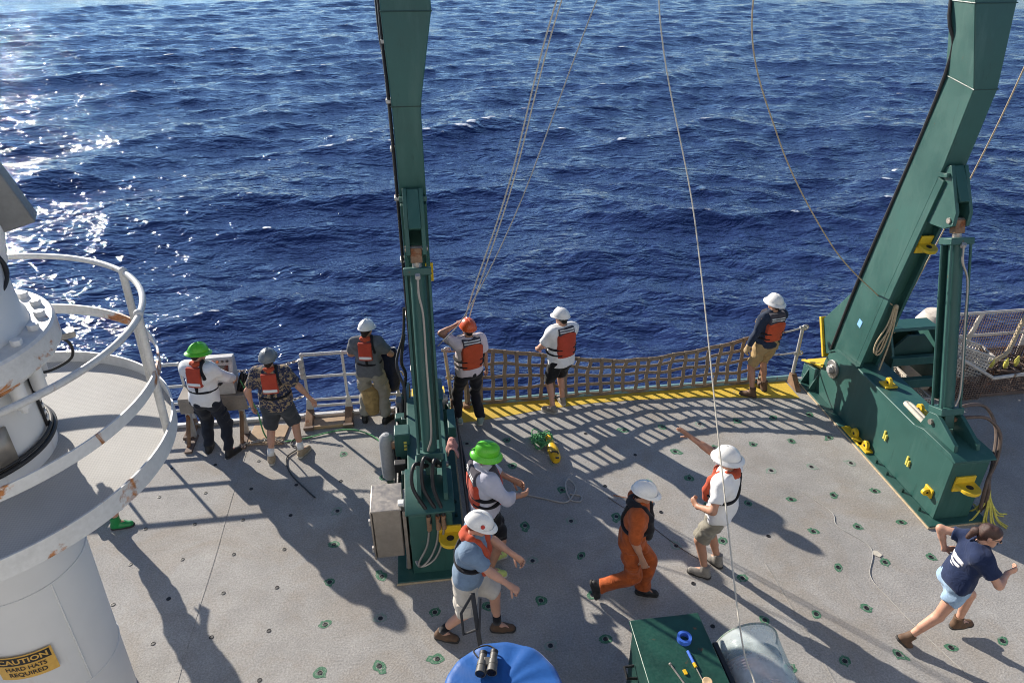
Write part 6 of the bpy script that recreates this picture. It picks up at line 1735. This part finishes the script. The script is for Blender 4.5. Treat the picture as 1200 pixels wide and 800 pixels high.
        mkobj('head_band', np.array(hb.v), hb.f, 'sh_black', ho)
    if gloved:
        for sd_ in (-1, 1):
            sh, el, wr_ = arms[sd_]; hd = unit(wr_ - el); pn = V(-sd_, 0, 0)
            F = Field(wr_ - 0.16, wr_ + 0.2, 0.0085)
            F.add(wr_ - hd * 0.05, wr_, 0.040, 0.036, 0.02); F.add(wr_, wr_ + hd * 0.085, 0.042, 0.050, 0.02, (unit(pn - hd * (pn @ hd)), 1.9))
            P, Q = F.mesh(); hm = hand_mesh(wr_, hd, pn, sd_, 30, 0.3, 1.12)
            part('glove', gloved, (np.concatenate([P, np.array(hm.v)]), [tuple(f) for f in Q.tolist()] + [tuple(len(P) + i for i in f) for f in hm.f]))
    extra = sp.get('extra')
    if extra: extra(root, part, dict(T=T, TM=TM, arms=arms, legs=legs, hc=hc, HM=HM, pel=pel))
    return root

def _cone(a, b, r0, r1):
    o = MB().cyl(a, b, r0, r1, 14); return np.array(o.v), o.f
# ------------------------------------------------------------------ the crew, left to right
def belt(mat):
    def ex(root, part, k):
        pass
    return ex
def bag(root, part, k):
    pass

make_person('person in green hard hat and white long sleeve shirt standing at the grey console', (-3.05, 8.60), 12, dict(
    seed=1, pocket=True, helmet='h_green', hkind='full', top='c_white', sleeve=1.92, bottom='c_navy_pants', pant=1.96, shoe='sh_black', sole='sole_dark', shoekind='boot', vest='panel', hyaw=30, hpitch=12,
    twist=4, lean=4, footL=(-0.16, 0.06, 0, -8, 0), footR=(0.19, -0.03, 0, 22, 0), handL=(-0.02, 0.40, 1.02), elbowL=(-1, -0.3, -0.6), handR=(0.26, 0.38, 1.04), elbowR=(1, -0.5, -0.5), hair='hair_dark', scale=1.0, loose=0.022, hem=0.88))
make_person('person in grey hard hat, navy floral shirt and charcoal shorts standing with arms apart', (-2.07, 8.36), 2, dict(
    seed=2, helmet='h_grey', hkind='cap', top='c_floral', sleeve=0.72, bottom='c_charcoal', pant=0.86, shoe='sh_tan', vest='panel', belly=0.028, sock='sock_white',
    footL=(-0.20, -0.06, 0, -6, 0), footR=(0.20, 0.05, 0, 24, 0), handL=(-0.34, 0.03, 0.92), elbowL=(-1, -0.4, 0), handR=(0.42, 0.10, 0.93), elbowR=(0.9, -0.6, 0), palmR=(-0.4, -1, 0), hair='hair_dark', hyaw=4, loose=0.026, ploose=0.028, hem=0.88, scale=1.0, skin='skin_fair'))
make_person('person in white hard hat, grey T-shirt and khaki trousers at the guard rail', (-0.86, 9.08), 10, dict(
    seed=3, pocket=True, helmet='h_white', hkind='cap', top='c_grey_tee', sleeve=0.62, bottom='c_khaki_pants', pant=1.97, shoe='sh_black', sole='sole_dark', vest='panel', ploose=0.026, skin='skin_tan',
    footL=(-0.17, 0.02, 0, -10, 0), footR=(0.17, 0.0, 0, 26, 0), handL=(-0.12, 0.26, 1.08), elbowL=(-1, -0.4, -0.4), handR=(0.22, 0.28, 1.05), elbowR=(1, -0.6, -0.2), hair='hair_dark', hairlen=0.02, hyaw=20, hpitch=10, loose=0.02, hem=0.88, scale=0.975))
make_person('person in orange hard hat and red vest shading the eyes with one hand', (0.57, 8.85), -20, dict(
    seed=4, helmet='h_orange', hkind='cap', top='c_pinkwhite', sleeve=0.66, bottom='c_jeans', pant=1.97, shoe='sh_teal', vest='v_orange+', skin='skin_tan',
    footL=(-0.17, 0.10, 0, -16, 0), footR=(0.12, -0.06, 0, 30, 0), handL=(-0.10, 0.16, 1.63), elbowL=(-1, 0.5, 0.1), hdirL=(0.9, 0.25, 0.1), palmL=(0, 0.3, -1), handR=(0.30, 0.06, 0.86), elbowR=(0.5, -1, 0), curlL=6, hair='hair_dark', hpitch=-4, loose=0.018, hem=0.90, ploose=0.012, scale=1.0))
make_person('person in white hard hat, white T-shirt and black shorts holding a line at the net', (1.95, 9.03), -24, dict(
    seed=5, helmet='h_white', hkind='cap', top='c_white', sleeve=0.78, bottom='c_black', pant=0.93, shoe='sh_grey', vest='v_red+', belly=0.03, loose=0.030, ploose=0.030, hem=0.84,
    footL=(-0.14, -0.02, 0, -30, 0), footR=(0.13, 0.10, 0, 10, 0), handL=(-0.22, 0.30, 1.02), elbowL=(-1, -0.7, -0.2), handR=(0.0, 0.33, 1.04), elbowR=(1, -0.4, -0.5), hair='hair_dark', hyaw=-16, hpitch=6, grip=0.8, curlL=55, curlR=55, scale=0.985))
make_person('person in wide brimmed white hard hat, navy shirt and tan shorts by the right stanchion', (5.20, 9.05), -14, dict(
    seed=6, helmet='h_white', hkind='full', top='c_navy_shirt', sleeve=1.85, bottom='c_tan_shorts', pant=0.84, shoe='sh_brown', sole='sole_dark', shoekind='boot', vest='v_orange', glove='glove_tan',
    footL=(-0.18, -0.06, 0, -38, 0), footR=(0.14, 0.04, 0, 14, 0), handL=(-0.29, 0.08, 0.87), elbowL=(-0.6, -1, 0), handR=(0.24, 0.36, 1.10), elbowR=(1, -0.4, -0.4), hair='hair_dark', hyaw=-12, loose=0.012, ploose=0.02, hem=0.90, skin='skin_tan', scale=0.985))
make_person('person in green wide brimmed hard hat and grey red vest beside the left pedestal', (0.50, 5.97), 80, dict(
    seed=7, helmet='h_green', hkind='bucket', top='c_lilac', sleeve=1.45, bottom='c_black', pant=0.9, shoe='sh_neon', vest='v_red', skin='skin_tan', beard=True,
    footL=(-0.10, 0.10, 0, 0, 0), footR=(0.12, 0.02, 0, 16, 0), handL=(-0.10, 0.34, 1.12), elbowL=(-1, -0.5, -0.3), handR=(0.12, 0.36, 1.08), elbowR=(1, -0.7, -0.3), hair='hair_dark', hyaw=14, hpitch=14, loose=0.024, ploose=0.024, hem=0.88, scale=1.03))
make_person('person in white hard hat, blue T-shirt and stone shorts stepping out behind the blue cover', (0.25, 5.09), 100, dict(
    seed=8, pocket=True, helmet='h_white', hkind='cap', emblem='R', top='c_blue_tee', sleeve=0.70, bottom='c_stone_shorts', pant=0.93, shoe='sh_brown', sole='sole_dark', shoekind='shoe', vest='collar', sock='v_black', skin='skin_fair',
    pelvis=(0.0, -0.02, 0.88), lean=9, footL=(-0.06, 0.28, 0, 0, 0), footR=(0.06, -0.30, 0, 8, 0), handL=(-0.16, 0.44, 1.00), elbowL=(-1, -0.6, -0.4), handR=(0.20, 0.44, 0.94), elbowR=(0.8, -0.8, -0.4), palmR=(-0.4, 0, -1), hair='hair_brown', hairlen=0.0, hyaw=4, hpitch=12, loose=0.024, ploose=0.034, hem=0.88, curlL=40, curlR=40, scale=1.0))
make_person('person in white hard hat and orange coverall walking across the shaded deck', (1.99, 5.36), 106, dict(
    seed=9, pocket=True, helmet='h_white', hkind='cap', top='c_coverall', sleeve=0.98, topname='coverall_top', bottom='c_coverall', pant=1.97, shoe='sh_black', sole='sole_dark', shoekind='boot', vest='black_collar', skin='skin_tan', glasses=True,
    pelvis=(0, 0.0, 0.90), lean=5, footL=(-0.06, 0.20, 0, 4, 0), footR=(0.10, -0.40, 0.20, 6, -72), kneeR=(0.05, 1, -0.4), handL=(-0.24, 0.14, 0.86), handR=(0.25, 0.12, 0.86), elbowR=(0.5, -1, 0), hair='hair_dark', hyaw=6, hpitch=8, loose=0.020, ploose=0.024, hem=0.90, scale=0.95))
make_person('person in wide brimmed white hard hat and white T-shirt pointing with a raised arm', (3.06, 5.58), -48, dict(
    seed=10, pocket=True, helmet='h_white', hkind='full', top='c_white', sleeve=0.72, bottom='c_olive_shorts', pant=0.88, shoe='sh_grey', sole='sole_dark', shoekind='boot', vest='collar', skin='skin_tan',
    lean=2, footL=(-0.12, 0.04, 0, -6, 0), footR=(0.13, -0.02, 0, 16, 0), handR=(0.16, 0.54, 1.62), elbowR=(1, -0.2, -0.6), hdirR=(0.1, 1, 0.35), palmR=(-1, 0, -0.4), handL=(-0.24, 0.20, 1.06), elbowL=(-1, -0.9, -0.2), hdirL=(0.5, 0.7, 0.2), hair='hair_dark', hyaw=8, hpitch=4, loose=0.024, ploose=0.024, hem=0.86, curlR=8, curlL=50, scale=1.0))
make_person('bareheaded person in navy T-shirt and denim shorts running on the sunlit deck', (5.0, 4.40), 94, dict(
    seed=11, fem=True, print=True, top='c_navy_tee', sleeve=0.62, bottom='c_denim', pant=0.42, shoe='sh_brown', sole='sole_dark', shoekind='boot', hair='hair_brown', tail=True, glasses=True, skin='skin_fair',
    pelvis=(0.0, 0.02, 0.90), lean=11, twist=14, footL=(-0.06, 0.34, 0.07, 0, 6), footR=(0.06, -0.38, 0.03, 8, -42), kneeL=(0, 1, 0.1), handL=(-0.24, -0.02, 1.12), elbowL=(-0.8, -1, 0.1), hdirL=(0.1, 1, 0.1), handR=(0.16, 0.40, 1.16), elbowR=(1, -0.5, -0.5), hdirR=(-0.2, 0.9, 0.2), hyaw=18, hpitch=-2, loose=0.022, ploose=0.012, hem=0.93, curlL=25, curlR=35, scale=0.93))
make_person('person in green rubber boots hidden beneath the crane walkway', (-4.12, 7.32), 70, dict(
    seed=12, helmet='h_white', hkind='cap', top='c_grey_tee', sleeve=0.6, bottom='c_black', pant=0.9, shoe='sh_greenboot', sole='sole_dark', shoekind='tall', vest='v_red', skin='skin_fair',
    footL=(-0.20, -0.14, 0, 4, 0), footR=(0.12, 0.12, 0, 10, 0), handL=(-0.30, 0.16, 1.02), elbowL=(-1, -0.8, 0), handR=(0.30, 0.10, 0.95), elbowR=(1, -0.8, 0), hair='hair_dark', loose=0.022, ploose=0.026, hem=0.88, scale=1.0))
